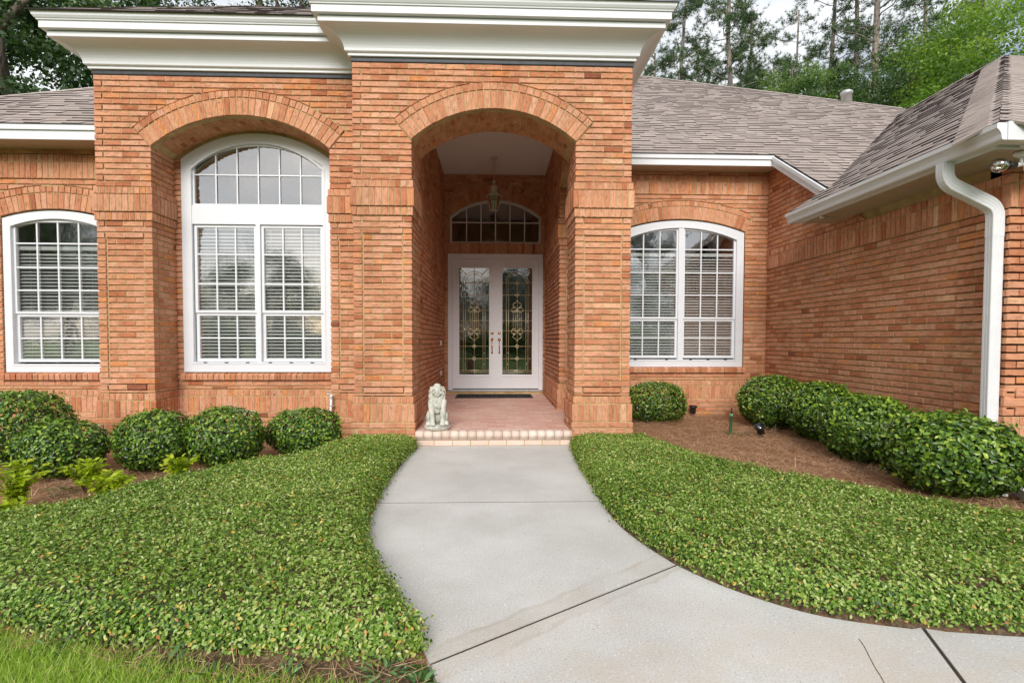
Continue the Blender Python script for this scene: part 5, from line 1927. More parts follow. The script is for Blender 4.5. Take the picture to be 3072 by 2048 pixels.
def in_poly(P, poly):
    x, y = P[:, 0], P[:, 1]
    r = np.zeros(len(P), bool)
    n = len(poly)
    for i in range(n):
        (x1, y1), (x2, y2) = poly[i], poly[(i + 1) % n]
        c = ((y1 > y) != (y2 > y)) & (x < (x2 - x1) * (y - y1) / (y2 - y1 + 1e-12) + x1)
        r ^= c
    return r
def edge_dist(P, poly):
    d = np.full(len(P), 1e9)
    vec = np.zeros((len(P), 2))
    n = len(poly)
    for i in range(n):
        a, b = np.array(poly[i]), np.array(poly[(i + 1) % n])
        ab = b - a
        t = np.clip(((P[:, :2] - a) @ ab) / (ab @ ab + 1e-12), 0, 1)
        q = a + t[:, None] * ab
        w = P[:, :2] - q
        l = np.linalg.norm(w, axis=1)
        m = l < d
        d[m] = l[m]
        vec[m] = w[m] / (l[m][:, None] + 1e-9)
    return d, vec
def fnoise(P, s, seed=0):
    r = np.random.default_rng(seed)
    out = np.zeros(len(P))
    for k in range(7):
        d = r.normal(size=P.shape[1])
        out += np.sin(P @ d * s * (1 + k * .35) + r.uniform(0, 6.28)) / (1 + k * .3)
    return out / 3.2

def ground_cover(name, poly, label, dens, H=.15, seed=1):
    global RNG
    RNG = np.random.default_rng(seed)
    x0, x1 = min(p[0] for p in poly), max(p[0] for p in poly)
    y0, y1 = min(p[1] for p in poly), max(p[1] for p in poly)
    n = int((x1 - x0) * (y1 - y0) * dens)
    P = np.stack([RNG.uniform(x0, x1, n), RNG.uniform(y0, y1, n)], 1)
    P = P[in_poly(P, poly)]
    d, vec = edge_dist(P, poly)
    def height(P, d):
        sh = np.clip(d / .15, 0, 1)
        return H * np.sqrt(np.clip(1 - (1 - sh) ** 2, 0, 1)) * (1 + .14 * fnoise(P, 3.2, seed) + .07 * fnoise(P, 9, seed + 5)) + .01
    h = height(P, d)
    # patches: thin spots and older, duller growth
    thin = fnoise(P, 4.5, seed + 31) + .6 * fnoise(P, 13, seed + 32)
    kp = RNG.random(len(P)) < np.clip(1.25 - .35 * np.maximum(thin, 0), .3, 1)
    P, d, vec, h = P[kp], d[kp], vec[kp], h[kp]
    top = np.column_stack([P, h + RNG.normal(0, .013, len(P)) - (RNG.random(len(P)) < .25) * .02])
    out = -vec * np.clip(1 - d / .16, 0, 1)[:, None]
    N = np.column_stack([out * 1.2, np.full(len(P), 1.0)]) + RNG.normal(0, .6, (len(P), 3))
    # leaves on the steep rim
    L_ = 0
    per = []
    for i in range(len(poly)):
        a, b = np.array(poly[i]), np.array(poly[(i + 1) % len(poly)])
        l = np.linalg.norm(b - a)
        k = int(l * dens * .22)
        t = RNG.uniform(0, 1, k)
        q = a + (b - a) * t[:, None]
        nn = np.array((b[1] - a[1], -(b[0] - a[0]))) / (l + 1e-9)
        per.append((q, np.tile(nn, (k, 1))))
    Q = np.concatenate([p[0] for p in per])
    W = np.concatenate([p[1] for p in per])
    ctr = np.mean(np.array(poly), axis=0)
    test = in_poly(Q + W * .02, poly)
    W[test] *= -1
    z = RNG.uniform(0, 1, len(Q))
    Q3 = np.column_stack([Q + W * (RNG.normal(.0, .022, len(Q))[:, None]) - W * (z[:, None] ** 2) * .05, .01 + z * H * .85])
    N2 = np.column_stack([W * 1.0, .35 + z]) + RNG.normal(0, .45, (len(Q), 3))
    pos = np.concatenate([top, Q3])
    nrm = np.concatenate([N, N2])
    size = RNG.uniform(.6, 1.25, len(pos)) * .0195
    # older wood shows between the young tips; patches of yellowing
    big = fnoise(pos[:, :2], 2.1, seed + 9)
    tint = RNG.normal(.55, .21, len(pos)) + .09 * big + .07 * fnoise(pos[:, :2], 6.5, seed + 12)
    r = RNG.random(len(pos))
    tint = np.where(r < .03 + .05 * (np.arange(len(pos)) >= len(top)), RNG.uniform(.88, 1.0, len(pos)), np.clip(tint, 0, .86))
    tint[len(top):] += RNG.normal(-.06, .08, len(Q3))
    me = scatter('ground_cover', LEAF_V, LEAF_F, pos, nrm, size, tint, M['cover_leaf'])
    o = add(name, me, None, None, None, 'stuff', label, 'ground cover')
    # dark mound sheet added under the leaves, standing in for the shade below
    g = 60
    gx, gy = np.meshgrid(np.linspace(x0, x1, g), np.linspace(y0, y1, g), indexing='ij')
    GP = np.column_stack([gx.ravel(), gy.ravel()])
    ins = in_poly(GP, poly)
    gd, _ = edge_dist(GP, poly)
    gh = np.where(ins, np.maximum(height(GP, gd) - .038, -.02), -.02)
    idx = np.arange(g * g).reshape(g, g)
    F_ = [(idx[i, j], idx[i + 1, j], idx[i + 1, j + 1], idx[i, j + 1]) for i in range(g - 1) for j in range(g - 1) if ins[idx[i, j]] or ins[idx[i + 1, j + 1]]]
    add('underlay', newmesh('underlay', np.column_stack([GP, gh]), F_, M['soil']), o)
    return o

LB = [(-.86, 5.62), (-.90, 5.0), (-.90, 4.4), (-.88, 3.85), (-.85, 3.45), (-.79, 3.12), (-.71, 2.84), (-.61, 2.6), (-.5, 2.38), (-.41, 2.19), (-.34, 2.06), (-.27, 1.93),
      (-.40, 1.88), (-.85, 1.93), (-1.36, 1.99), (-1.72, 2.07), (-2.15, 2.20), (-2.7, 2.34), (-3.5, 2.9), (-3.5, 3.12), (-3.0, 3.22), (-2.72, 3.45), (-2.58, 3.78), (-2.36, 4.08), (-2.18, 4.55), (-1.78, 4.85), (-1.62, 5.4), (-1.58, 5.66), (-1.0, 5.68)]
RB = [(.84, 5.62), (.80, 4.8), (.79, 4.2), (.79, 3.72), (.81, 3.28), (.87, 2.99), (.94, 2.77), (.99, 2.66), (1.11, 2.46), (1.26, 2.30), (1.43, 2.18), (1.68, 2.09), (2.1, 2.02), (2.8, 1.98), (3.7, 2.6), (3.3, 3.0), (3.0, 3.18), (2.78, 3.42),
      (2.47, 3.76), (2.25, 3.98), (1.96, 4.5), (1.75, 5.2), (1.66, 5.66), (1.2, 5.70)]
ground_cover('ground_cover', LB, 'clipped small leaved ground cover between the path and the lawn', 13500, .15, 21)
ground_cover('ground_cover', RB, 'clipped small leaved ground cover right of the path, below the straw bed', 13500, .15, 22)

def shrub(cx, cy, w, dpt, top, label, z0=-.03, seed=1, box=.16, leaf=.034, n=6500, wob=.065, dark=0, stem=True):
    """clipped evergreen: leaves on and just inside a rounded shell round a twiggy core"""
    global RNG
    RNG = np.random.default_rng(seed)
    cy -= .07
    s = empty('shrub', (cx, cy, 0), label, 'shrub', 'clipped evergreen shrubs along the house')
    zc, hz = (z0 + .04 + top) / 2, (top - z0 - .04) / 2
    d = RNG.normal(size=(n, 3))
    d /= np.linalg.norm(d, axis=1, keepdims=True)
    e = 2 + box * 4
    k = 1 / (np.abs(d[:, 0]) ** e + np.abs(d[:, 1]) ** e + np.abs(d[:, 2]) ** e) ** (1 / e)
    lump = 1 + wob * fnoise(d, 3.2, seed) + wob * .9 * fnoise(d, 7.5, seed + 3)
    dep = np.clip(1 - np.abs(RNG.normal(0, .055, n)), .6, 1)
    dep = np.where(RNG.random(n) < .10, 1 + RNG.uniform(0, .10, n) * (d[:, 2] > -.2), dep)
    hollow = fnoise(d, 11, seed + 8) > .95
    dep = np.where(hollow, dep * .86, dep)
    p = d * k[:, None] * (lump * dep)[:, None] * np.array([w / 2, dpt / 2, hz])
    p[:, 2] += zc
    p[:, 2] = np.maximum(p[:, 2], .02)
    nr = d * np.array([2 / w, 2 / dpt, 1 / hz]) + RNG.normal(0, 1.2, (n, 3)) + np.array([0, 0, .6])
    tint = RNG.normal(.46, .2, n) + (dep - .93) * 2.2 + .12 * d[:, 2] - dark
    young = (RNG.random(n) < .055 + .06 * (d[:, 2] > .3)) & (dep > .96)
    tint = np.where(young, RNG.uniform(.88, 1, n), np.clip(tint, 0, .88))
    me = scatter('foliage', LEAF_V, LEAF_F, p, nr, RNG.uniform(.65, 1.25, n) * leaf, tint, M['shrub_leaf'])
    add('foliage', me, s)
    tw = MB()
    r = random.Random(seed)
    for i in range(26):
        a, b = r.uniform(0, 6.28), r.uniform(.15, .75)
        q = Vector((math.cos(a) * w / 2 * b, math.sin(a) * dpt / 2 * b, zc + hz * r.uniform(-.2, .75)))
        m_ = Vector((q.x * .45, q.y * .45, q.z * .5))
        tw.tube([(q.x * .12, q.y * .12, 0), m_, q], [.009, .006, .002], 4)
    tw.build('stem', M['twig'], s)
    return s

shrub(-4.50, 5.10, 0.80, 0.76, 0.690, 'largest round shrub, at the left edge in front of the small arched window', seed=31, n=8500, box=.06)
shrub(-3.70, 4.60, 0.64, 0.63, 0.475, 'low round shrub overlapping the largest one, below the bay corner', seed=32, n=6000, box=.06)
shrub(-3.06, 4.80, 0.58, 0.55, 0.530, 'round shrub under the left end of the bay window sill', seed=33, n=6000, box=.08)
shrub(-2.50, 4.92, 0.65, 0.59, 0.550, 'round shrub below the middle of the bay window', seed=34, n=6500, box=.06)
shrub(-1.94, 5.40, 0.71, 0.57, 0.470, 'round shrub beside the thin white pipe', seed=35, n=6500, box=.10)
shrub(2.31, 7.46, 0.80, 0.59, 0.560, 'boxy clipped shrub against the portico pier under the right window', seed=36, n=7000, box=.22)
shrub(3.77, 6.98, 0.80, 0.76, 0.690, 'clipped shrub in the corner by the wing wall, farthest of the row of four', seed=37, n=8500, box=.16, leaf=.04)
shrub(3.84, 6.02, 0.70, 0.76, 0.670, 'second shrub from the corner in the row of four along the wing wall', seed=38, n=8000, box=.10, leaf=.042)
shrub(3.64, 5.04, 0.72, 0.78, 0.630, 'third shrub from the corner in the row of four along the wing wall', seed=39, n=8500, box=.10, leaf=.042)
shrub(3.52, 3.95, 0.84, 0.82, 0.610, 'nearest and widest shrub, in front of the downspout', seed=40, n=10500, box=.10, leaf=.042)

def sprig_plant(cx, cy, w, h, label, seed, n=16):
    """small bright plant: arching shoots with paired leaves"""
    global RNG
    RNG = np.random.default_rng(seed)
    s = empty('bedding_plant', (cx, cy, 0), label, 'plant', 'lime green young plants in the straw bed')
    st = MB()
    P, N, A = [], [], []
    for i in range(n):
        a = RNG.uniform(0, 6.283)
        r = RNG.uniform(.2, 1) * w / 2
        hh = h * RNG.uniform(.6, 1.05)
        p0, p2 = np.array((0, 0, 0.)), np.array((math.cos(a) * r, math.sin(a) * r, hh))
        p1 = np.array((p2[0] * .35, p2[1] * .35, hh * .75))
        pts = [p0 * (1 - t) ** 2 + p1 * 2 * t * (1 - t) + p2 * t * t for t in np.linspace(0, 1, 9)]
        st.tube([tuple(q) for q in pts[::2]], [.004, .0035, .003, .002, .0015], 4)
        for k in range(2, 9):
            dirv = pts[k] - pts[k - 1]
            for sg in (-1, 1, 0):
                side_ = np.cross(dirv, (0, 0, 1.)) * (sg or .1)
                P.append(pts[k])
                A.append(side_ / (np.linalg.norm(side_) + 1e-9) * (1 if sg else .2) + dirv / np.linalg.norm(dirv) * .8)
                N.append(np.array((0, 0, 1.)) + RNG.normal(0, .35, 3))
    P, N, A = np.array(P), np.array(N), np.array(A)
    me = scatter('leaves', LEAF_V, LEAF_F, P, N, RNG.uniform(.7, 1.2, len(P)) * .052, RNG.normal(.55, .25, len(P)), M['lime_leaf'], aim=A)
    add('leaves', me, s)
    st.build('stem', M['weed_leaf'] if False else M['twig'], s)
sprig_plant(-3.27, 3.62, .34, .30, 'lime green plant at the left edge of the picture', 51, 22)
sprig_plant(-3.05, 3.36, .26, .13, 'low lime green plant at the left edge, in front of the taller one', 56, 12)
sprig_plant(-3.15, 4.05, .30, .24, 'upright lime green plant below the low round shrub', 52, 20)
sprig_plant(-2.90, 3.90, .40, .17, 'spreading lime green plant at the edge of the ground cover', 53, 20)
sprig_plant(-2.58, 4.28, .30, .22, 'lime green plant in front of the gap between two round shrubs', 54, 18)

# pine straw litter
def straw(name, poly, n, seed, label, z=.0, dense=.06):
    global RNG
    RNG = np.random.default_rng(seed)
    x0, x1 = min(p[0] for p in poly), max(p[0] for p in poly)
    y0, y1 = min(p[1] for p in poly), max(p[1] for p in poly)
    P = np.stack([RNG.uniform(x0, x1, n * 2), RNG.uniform(y0, y1, n * 2)], 1)
    P = P[in_poly(P, poly)][:n]
    m = len(P)
    pos = np.column_stack([P, z + np.abs(RNG.normal(0, .010, m)) + .012 * (1 + fnoise(P, 5, seed))])
    nr = np.column_stack([RNG.normal(0, .22, (m, 2)), np.ones(m)])
    L_ = RNG.uniform(.06, .17, m)
    size = np.column_stack([RNG.uniform(.0016, .0032, m), L_, L_])
    tint = RNG.normal(.55, .22, m) + .12 * fnoise(P, 2.5, seed + 2)
    me = scatter(name, NEEDLE_V, NEEDLE_F, pos, nr, size, tint, M['straw'])
    return add(name, me, None, None, None, 'stuff', label, 'pine straw')
straw('pine_straw', [(1.55, 5.9), (1.55, 8.0), (4.25, 8.0), (4.25, 4.2), (4.6, 3.4), (4.6, 2.6), (3.2, 2.95), (2.4, 3.75), (1.9, 4.5), (1.66, 5.5)], 42000, 61, 'loose brown pine straw over the bed on the right')
straw('pine_straw', [(-5.6, 6.5), (-1.6, 6.1), (-1.6, 5.3), (-1.7, 4.8), (-2.2, 4.5), (-2.6, 3.7), (-3.0, 3.15), (-4.4, 3.0)], 24000, 62, 'loose brown pine straw under the round shrubs')
straw('pine_straw', [(-2.0, 2.14), (-1.4, 1.98), (-.3, 1.87), (-.2, 1.72), (-1.0, 1.74), (-1.6, 1.88), (-2.0, 2.05)], 420, 63, 'thin dry litter on the soil strip beside the lawn')

# lawn grass at the near corner
def grass(poly, n, seed):
    global RNG
    RNG = np.random.default_rng(seed)
    x0, x1 = min(p[0] for p in poly), max(p[0] for p in poly)
    y0, y1 = min(p[1] for p in poly), max(p[1] for p in poly)
    P = np.stack([RNG.uniform(x0, x1, n * 2), RNG.uniform(y0, y1, n * 2)], 1)
    P = P[in_poly(P, poly)]
    d, _ = edge_dist(P, poly)
    keep = RNG.random(len(P)) < np.clip(d / .16, .04, 1)
    P = P[keep][:n]
    m = len(P)
    pos = np.column_stack([P, np.full(m, -.026)])
    up = np.column_stack([RNG.normal(0, .75, (m, 2)), np.full(m, .9)])
    nr = RNG.normal(size=(m, 3)) * np.array([1, 1, .2])
    L_ = RNG.uniform(.035, .085, m)
    size = np.column_stack([RNG.uniform(.0028, .0052, m), L_, L_])
    tint = RNG.normal(.5, .2, m)
    tint = np.where(RNG.random(m) < .07, .97, tint)
    me = scatter('lawn_grass', BLADE_V, BLADE_F, pos, nr, size, tint, M['grass'], aim=up)
    return add('lawn_grass', me, None, None, None, 'stuff', 'short green lawn grass at the near left corner', 'grass')
grass([(-3.0, 2.6), (-2.3, 2.28), (-1.99, 2.18), (-1.65, 2.08), (-1.34, 1.98), (-1.07, 1.90), (-.82, 1.84), (-.5, 1.79), (-.3, 1.70), (-.3, 1.5), (-3.0, 1.5)], 60000, 71)

# weeds creeping on the soil strip
def weed(cx, cy, r, label, seed, n=26, up=.03):
    global RNG
    RNG = np.random.default_rng(seed)
    s = empty('weed', (cx, cy, -.014), label, 'weed', 'creeping weeds along the lawn edge')
    a = RNG.uniform(0, 6.283, n)
    q = RNG.uniform(.1, 1, n) * r
    P = np.column_stack([np.cos(a) * q * .5, np.sin(a) * q * .5, RNG.uniform(.005, up, n)])
    A = np.column_stack([np.cos(a), np.sin(a), RNG.uniform(-.05, .4, n)])
    N = np.column_stack([RNG.normal(0, .3, (n, 2)), np.ones(n)])
    sz = np.column_stack([RNG.uniform(.020, .03, n), RNG.uniform(.04, .075, n), np.full(n, .05)])
    add('leaves', scatter('leaves', LEAF_V, LEAF_F, P, N, sz, RNG.uniform(0, 1, n), M['weed_leaf'], aim=A), s)
for i, (x, y_, r, lb) in enumerate(((-1.92, 2.08, .13, 'weed at the far left below the ground cover'), (-1.70, 1.99, .12, 'pale rosette weed on the bare soil left of the grass edge'),
        (-1.18, 1.86, .12, 'long leaved weed halfway along the soil strip'), (-.98, 1.80, .10, 'weed between the grass and the middle of the ground cover'),
        (-.72, 1.78, .11, 'weed on the soil strip nearer the path'), (-.38, 1.80, .10, 'weed at the corner of ground cover and path'), (-.26, 1.74, .08, 'small weed touching the path edge'))):
    weed(x, y_, r, lb, 80 + i, 24 if i != 1 else 34)
weed(3.02, 6.42, .22, 'flat green weed beside the sprinkler riser', 91, 40, .03)
weed(-3.35, 4.05, .16, 'sparse green weed in the straw under the low round shrub', 92, 26, .04)
# ------------------------------------------------------------------ small things
# lion statue: solids fused into one skin
def voxel_skin(name, parts, voxel, mat, smooth=2):
    """parts: list of (kind, ...) solids; fused with a voxel remesh"""
    VV, FF, cnt = [], [], 0
    def ico(sub):
        bm = bmesh.new()
        bmesh.ops.create_icosphere(bm, subdivisions=sub, radius=1)
        bm.verts.index_update()
        v = np.array([tuple(q.co) for q in bm.verts])
        f = np.array([[q.index for q in t.verts] for t in bm.faces])
        bm.free()
        return v, f
    I2, I3 = ico(2), ico(3)
    def put(I, M4):
        nonlocal cnt
        A = np.array(M4)
        VV.append(I[0] @ A[:3, :3].T + A[:3, 3])
        FF.append(I[1] + cnt)
        cnt += len(I[0])
    def ell(c, r, rot=None):
        M4 = Matrix.Translation(c)
        if rot is not None:
            M4 = M4 @ Matrix.Rotation(rot[0], 4, 'X') @ Matrix.Rotation(rot[1], 4, 'Y') @ Matrix.Rotation(rot[2], 4, 'Z')
        put(I3, M4 @ Matrix.Diagonal((r[0], r[1], r[2], 1)))
    def cap(a, b, ra, rb):
        a, b = Vector(a), Vector(b)
        d = b - a
        n = max(2, int(d.length / (min(ra, rb) * .7)))
        for i in range(n + 1):
            t = i / n
            r = ra + (rb - ra) * t
            put(I2, Matrix.Translation(a + d * t) @ Matrix.Diagonal((r, r, r, 1)))
    for p in parts:
        if p[0] == 'e': ell(*p[1:])
        else: cap(*p[1:])
    me = bpy.data.meshes.new(name)
    me.from_pydata(np.concatenate(VV).tolist(), [], np.concatenate(FF).tolist())
    o = bpy.data.objects.new(name, me)
    COL.objects.link(o)
    r = o.modifiers.new('r', 'REMESH')
    r.mode = 'VOXEL'
    r.voxel_size = voxel
    s = o.modifiers.new('s', 'SMOOTH')
    s.iterations = smooth
    s.factor = .5
    dg = bpy.context.evaluated_depsgraph_get()
    dg.update()
    ev = bpy.data.meshes.new_from_object(o.evaluated_get(dg))
    ev.name = name
    bpy.data.objects.remove(o)
    bpy.data.meshes.remove(me)
    ev.materials.clear()
    ev.materials.append(mat)
    ev.polygons.foreach_set('use_smooth', np.ones(len(ev.polygons), bool))
    return ev
def stone_material():
    t = NT('cast_stone')
    p = t.pos()
    n = t.noise(p, 14, 5)
    c = t.ramp(n.outputs['Fac'], [(.3, lin(160, 158, 146)), (.62, lin(206, 204, 192)), (.8, lin(218, 217, 208))])
    ao = t.n('ShaderNodeNewGeometry')
    pt = t.ramp(ao.outputs['Pointiness'], [(.44, lin(132, 130, 112)), (.5, (1, 1, 1))])
    c2 = t.mix(.7, c.outputs[0], pt.outputs[0], 'MULTIPLY')
    s = t.bsdf(Base_Color=c2.outputs[0], Roughness=.85)
    t.set(s, 'Normal', t.bump(t.noise(p, 240, 3).outputs['Fac'], .3, .002).outputs[0])
    return t.m
M['stone'] = stone_material()
lion = empty('lion_statue', (-.655, 5.865, ZF), 'pale stone seated lion statue on the porch step', 'statue')
lion.rotation_euler = (0, 0, math.radians(6))
lp = MB()
lp.lathe([(.10, 0), (.138, .004), (.146, .016), (.147, .036), (.142, .05), (.128, .058), (.06, .059)], (0, 0, 0), 28)
o_ = lp.build('plinth', M['stone'], lion)
o_.scale = (1.0, .95, 1)
# y- is the front of the animal
P = []
P += [('e', (0, .055, .150), (.085, .085, .095)),                        # rump
      ('e', (0, .015, .245), (.072, .070, .115), (.35, 0, 0)),            # trunk, leaning back
      ('e', (0, -.030, .300), (.066, .056, .085)),                        # chest
      ('e', (0, -.042, .235), (.040, .040, .060)),                        # belly line
      ('e', (-.092, .020, .135), (.036, .078, .080), (.25, 0, 0)),        # thighs
      ('e', (.092, .020, .135), (.036, .078, .080), (.25, 0, 0)),
      ('e', (-.100, -.055, .080), (.030, .052, .026)), ('e', (.100, -.055, .080), (.030, .052, .026)),      # hind feet
      ('c', (-.066, -.035, .310), (-.060, -.068, .190), .042, .033), ('c', (-.060, -.068, .190), (-.052, -.078, .085), .033, .027),   # fore legs
      ('c', (.066, -.035, .310), (.062, -.068, .190), .042, .033), ('c', (.062, -.068, .190), (.056, -.078, .085), .033, .027),
      ('e', (-.050, -.098, .076), (.031, .042, .020)), ('e', (.056, -.098, .076), (.031, .042, .020)),      # paws
      ('c', (.03, .13, .08), (.115, .07, .075), .014, .013)]              # tail round the side
for sx in (-.05, .056):
    for k in (-1.2, -.4, .4, 1.2):
        P.append(('c', (sx + k * .014, -.125, .080), (sx + k * .015, -.140, .068), .0095, .0085))            # toes
for sx in (-.1, .1):
    for k in (-1, 0, 1):
        P.append(('c', (sx + k * .015, -.095, .082), (sx + k * .016, -.108, .068), .010, .009))
# head
hz = .430
P += [('e', (0, -.020, hz), (.064, .064, .074)), ('e', (0, -.066, hz - .004), (.046, .034, .046)),
      ('e', (0, -.088, hz - .022), (.031, .030, .026)),                   # muzzle
      ('e', (0, -.092, hz - .046), (.020, .020, .013)),                   # chin
      ('c', (0, -.078, hz + .030), (0, -.112, hz - .008), .013, .012),    # bridge of the nose
      ('e', (0, -.116, hz - .012), (.014, .009, .009)),
      ('e', (-.016, -.108, hz - .030), (.015, .013, .012)), ('e', (.016, -.108, hz - .030), (.015, .013, .012)),
      ('e', (-.028, -.084, hz + .030), (.020, .012, .008), (0, .25, 0)), ('e', (.028, -.084, hz + .030), (.020, .012, .008), (0, -.25, 0)),   # brow
      ('e', (-.026, -.090, hz + .012), (.0085, .006, .006)), ('e', (.026, -.090, hz + .012), (.0085, .006, .006)),
      ('e', (-.036, -.072, hz - .012), (.020, .020, .022)), ('e', (.036, -.072, hz - .012), (.020, .020, .022)),
      ('e', (-.066, -.030, hz + .040), (.017, .012, .019), (0, -.6, 0)), ('e', (.066, -.030, hz + .040), (.017, .012, .019), (0, .6, 0)), ('e', (0, -.030, hz + .070), (.040, .030, .022))]      # ears
lion_body = voxel_skin('body', P, .0045, M['stone'], 3)
add('body', lion_body, lion)
# mane: many locks
rm_ = random.Random(5)
P = [('e', (0, .012, hz - .012), (.074, .066, .086)), ('e', (0, -.012, .345), (.074, .062, .085)), ('e', (0, -.050, .325), (.056, .040, .055))]
def lock(p, d, ln, r):
    p, d = Vector(p), Vector(d).normalized()
    sw = Vector((rm_.uniform(-1, 1), 0, rm_.uniform(-.4, .4))) * .25
    q = p
    pts = [p]
    for i in range(3):
        d = (d + sw + Vector((0, 0, -.25))).normalized()
        q = q + d * ln / 3
        pts.append(q)
    for i in range(3):
        P.append(('c', pts[i], pts[i + 1], r * (1 - .26 * i), r * (1 - .26 * (i + 1))))
for ring_r, zc_, cnt, ln, r_, yoff in ((.062, hz + .004, 19, .044, .0115, -.048), (.073, hz - .004, 21, .048, .0125, -.022), (.078, hz - .014, 19, .052, .013, .012)):
    for i in range(cnt):
        a = 2 * math.pi * (i + rm_.uniform(-.2, .2)) / cnt
        sx, sz = math.sin(a), math.cos(a)
        if sz < -.55 and yoff < -.03:
            continue
        P_ = (ring_r * sx, yoff + rm_.uniform(-.005, .005), zc_ + (ring_r * 1.02) * sz * (.92 if sz > 0 else 1.1))
        lock(P_, (sx * .45, -.3, -.9 if sz < .35 else -.2), ln, r_)
for row, (z_, wd, yf) in enumerate(((.375, .072, -.080), (.345, .076, -.080), (.315, .070, -.088), (.288, .056, -.090))):
    for i in range(9):
        u = (i / 8 - .5) * 2 + rm_.uniform(-.08, .08)
        x = wd * u
        yy = yf + .055 * u * u
        lock((x, yy, z_ + rm_.uniform(-.008, .008)), (u * .35, -.35, -1), .052, .0125)
for sgn in (-1, 1):
    for z_ in (.40, .37, .34, .31):
        for yy in (-.035, .0, .035):
            lock((sgn * (.074 - .1 * max(0, .36 - z_)), yy, z_), (sgn * .25, -.2, -1), .055, .0135)
lion_mane = voxel_skin('mane', P, .0042, M['stone'], 1)
add('mane', lion_mane, lion)

# hanging lantern
LX, LY = -.027, 8.81
lamp = empty('lantern', (LX, LY, ZC), 'pewter glass lantern hanging on a chain in the porch', 'lamp')
m = MB(); m.lathe([(.062, 0), (.062, -.006), (.048, -.022), (.012, -.03), (.008, -.05)], (0, 0, 0), 18); m.build('ceiling_rose', M['pewter'], lamp)
ch = MB()
z = -.045
i = 0
while z > -.36:
    pts = [Vector((math.cos(t) * .007 if i % 2 == 0 else 0, math.cos(t) * .007 if i % 2 else 0, z - .014 + .015 * math.sin(t))) for t in np.linspace(0, 2 * math.pi, 9)]
    ch.tube(pts, .0021, 4)
    z -= .022
    i += 1
ch.build('chain', M['pewter'], lamp)
m = MB(); m.lathe([(.004, .0), (.01, -.012), (.03, -.03), (.034, -.045), (.02, -.06), (.012, -.075), (.02, -.09), (.036, -.105)], (0, 0, -.365), 14); m.build('finial', M['pewter'], lamp)
n6 = 6
def hexring(r, z, ph=0): return [(r * math.cos(ph + 2 * math.pi * k / n6), r * math.sin(ph + 2 * math.pi * k / n6), z) for k in range(n6)]
rf = MB()
A, B, C_, D_ = hexring(.040, -.465), hexring(.085, -.50), hexring(.095, -.60), hexring(.152, -.638)
E_, F2 = hexring(.152, -.652), hexring(.10, -.645)
rings = [A, B, C_, D_, E_, F2]
vs = [p for r in rings for p in r]
fs = [tuple(range(6))[::-1]] + [(a * 6 + k, a * 6 + 6 + k, a * 6 + 6 + (k + 1) % 6, a * 6 + (k + 1) % 6) for a in range(5) for k in range(6)]
rf.poly(vs, fs)
rf.build('roof', M['pewter'], lamp)
T_, Bt = hexring(.118, -.65), hexring(.064, -.872)
bars = MB()
for k in range(6):
    bars.tube([T_[k], Bt[k]], .0055, 5)
    bars.tube([Bt[k], Bt[(k + 1) % 6]], .006, 5)
    bars.tube([T_[k], T_[(k + 1) % 6]], .005, 5)
bars.lathe([(.07, -.872), (.066, -.884), (.04, -.89)], (0, 0, 0), 12)
bars.build('frame', M['pewter'], lamp)
for k in range(6):
    a, b, c, d_ = T_[k], T_[(k + 1) % 6], Bt[(k + 1) % 6], Bt[k]
    add('pane', newmesh('pane', [tuple(x * .985 for x in p[:2]) + (p[2],) for p in (a, b, c, d_)], [(0, 1, 2, 3)], M['lamp_glass']), lamp)
cd = MB()
for k in range(3):
    a = 2 * math.pi * k / 3
    cd.lathe([(.011, -.868), (.011, -.76), (.006, -.755), (.009, -.73), (.004, -.69)], (.028 * math.cos(a), .028 * math.sin(a), 0), 8)
cd.build('candle', M['plaster'], lamp)

# doormat
mt = empty('doormat', (-.02, 9.22, ZF), 'black rubber doormat with cut-out border before the front doors', 'mat')
m = MB(); m.bbox(-.68, .68, -.27, .27, .002, .010, .003); m.build('base', M['mat'], mt)
m = MB()
for x in np.linspace(-.6, .6, 17):
    for yy in (-.2, .2, -.07, .07):
        m.tube([(x + .03 * math.cos(t), yy + .035 * math.sin(t), .011) for t in np.linspace(0, 2 * math.pi, 9)], .006, 5)
for a in (-.25, .25):
    m.box(-.66, .66, a - .01, a + .01, .0102, .018)
for a in (-.65, .65):
    m.box(a - .01, a + .01, -.24, .24, .0102, .0178)
m.build('pattern', M['mat'], mt)

# landscape lights
def spot(name, loc, rz, tilt, label, scale=1):
    s = empty(name, loc, label, 'garden light', 'black garden spotlights in the straw bed')
    s.rotation_euler = (0, 0, rz)
    s.scale = (scale,) * 3
    m = MB()
    ax = (0, -math.cos(tilt), math.sin(tilt))
    m.lathe([(.028, -.09), (.042, -.08), (.045, .0), (.062, .012), (.066, .03), (.06, .034), (.056, .02), (.01, .016)], (0, 0, .13), 16, True, ax)
    m.build('head', M['black_plastic'], s)
    m = MB(); m.lathe([(.001, .017), (.054, .021), (.001, .024)], (0, 0, .13), 16, True, ax); m.build('lens', M['bulb_glass'], s)
    m = MB(); m.tube([(0, .02, .1), (0, .015, -.02)], [.012, .009], 8); m.bbox(-.02, .02, .0, .04, .0, .05, .004); m.build('stake', M['black_plastic'], s)
    return s
spot('garden_spotlight', (3.06, 7.90, 0), .1, math.radians(88), 'black garden spotlight against the brick below the right window')
spot('garden_spotlight', (3.22, 6.18, -.02), -.9, math.radians(62), 'black garden spotlight tipped over in the straw near the sprinkler', 1.0)
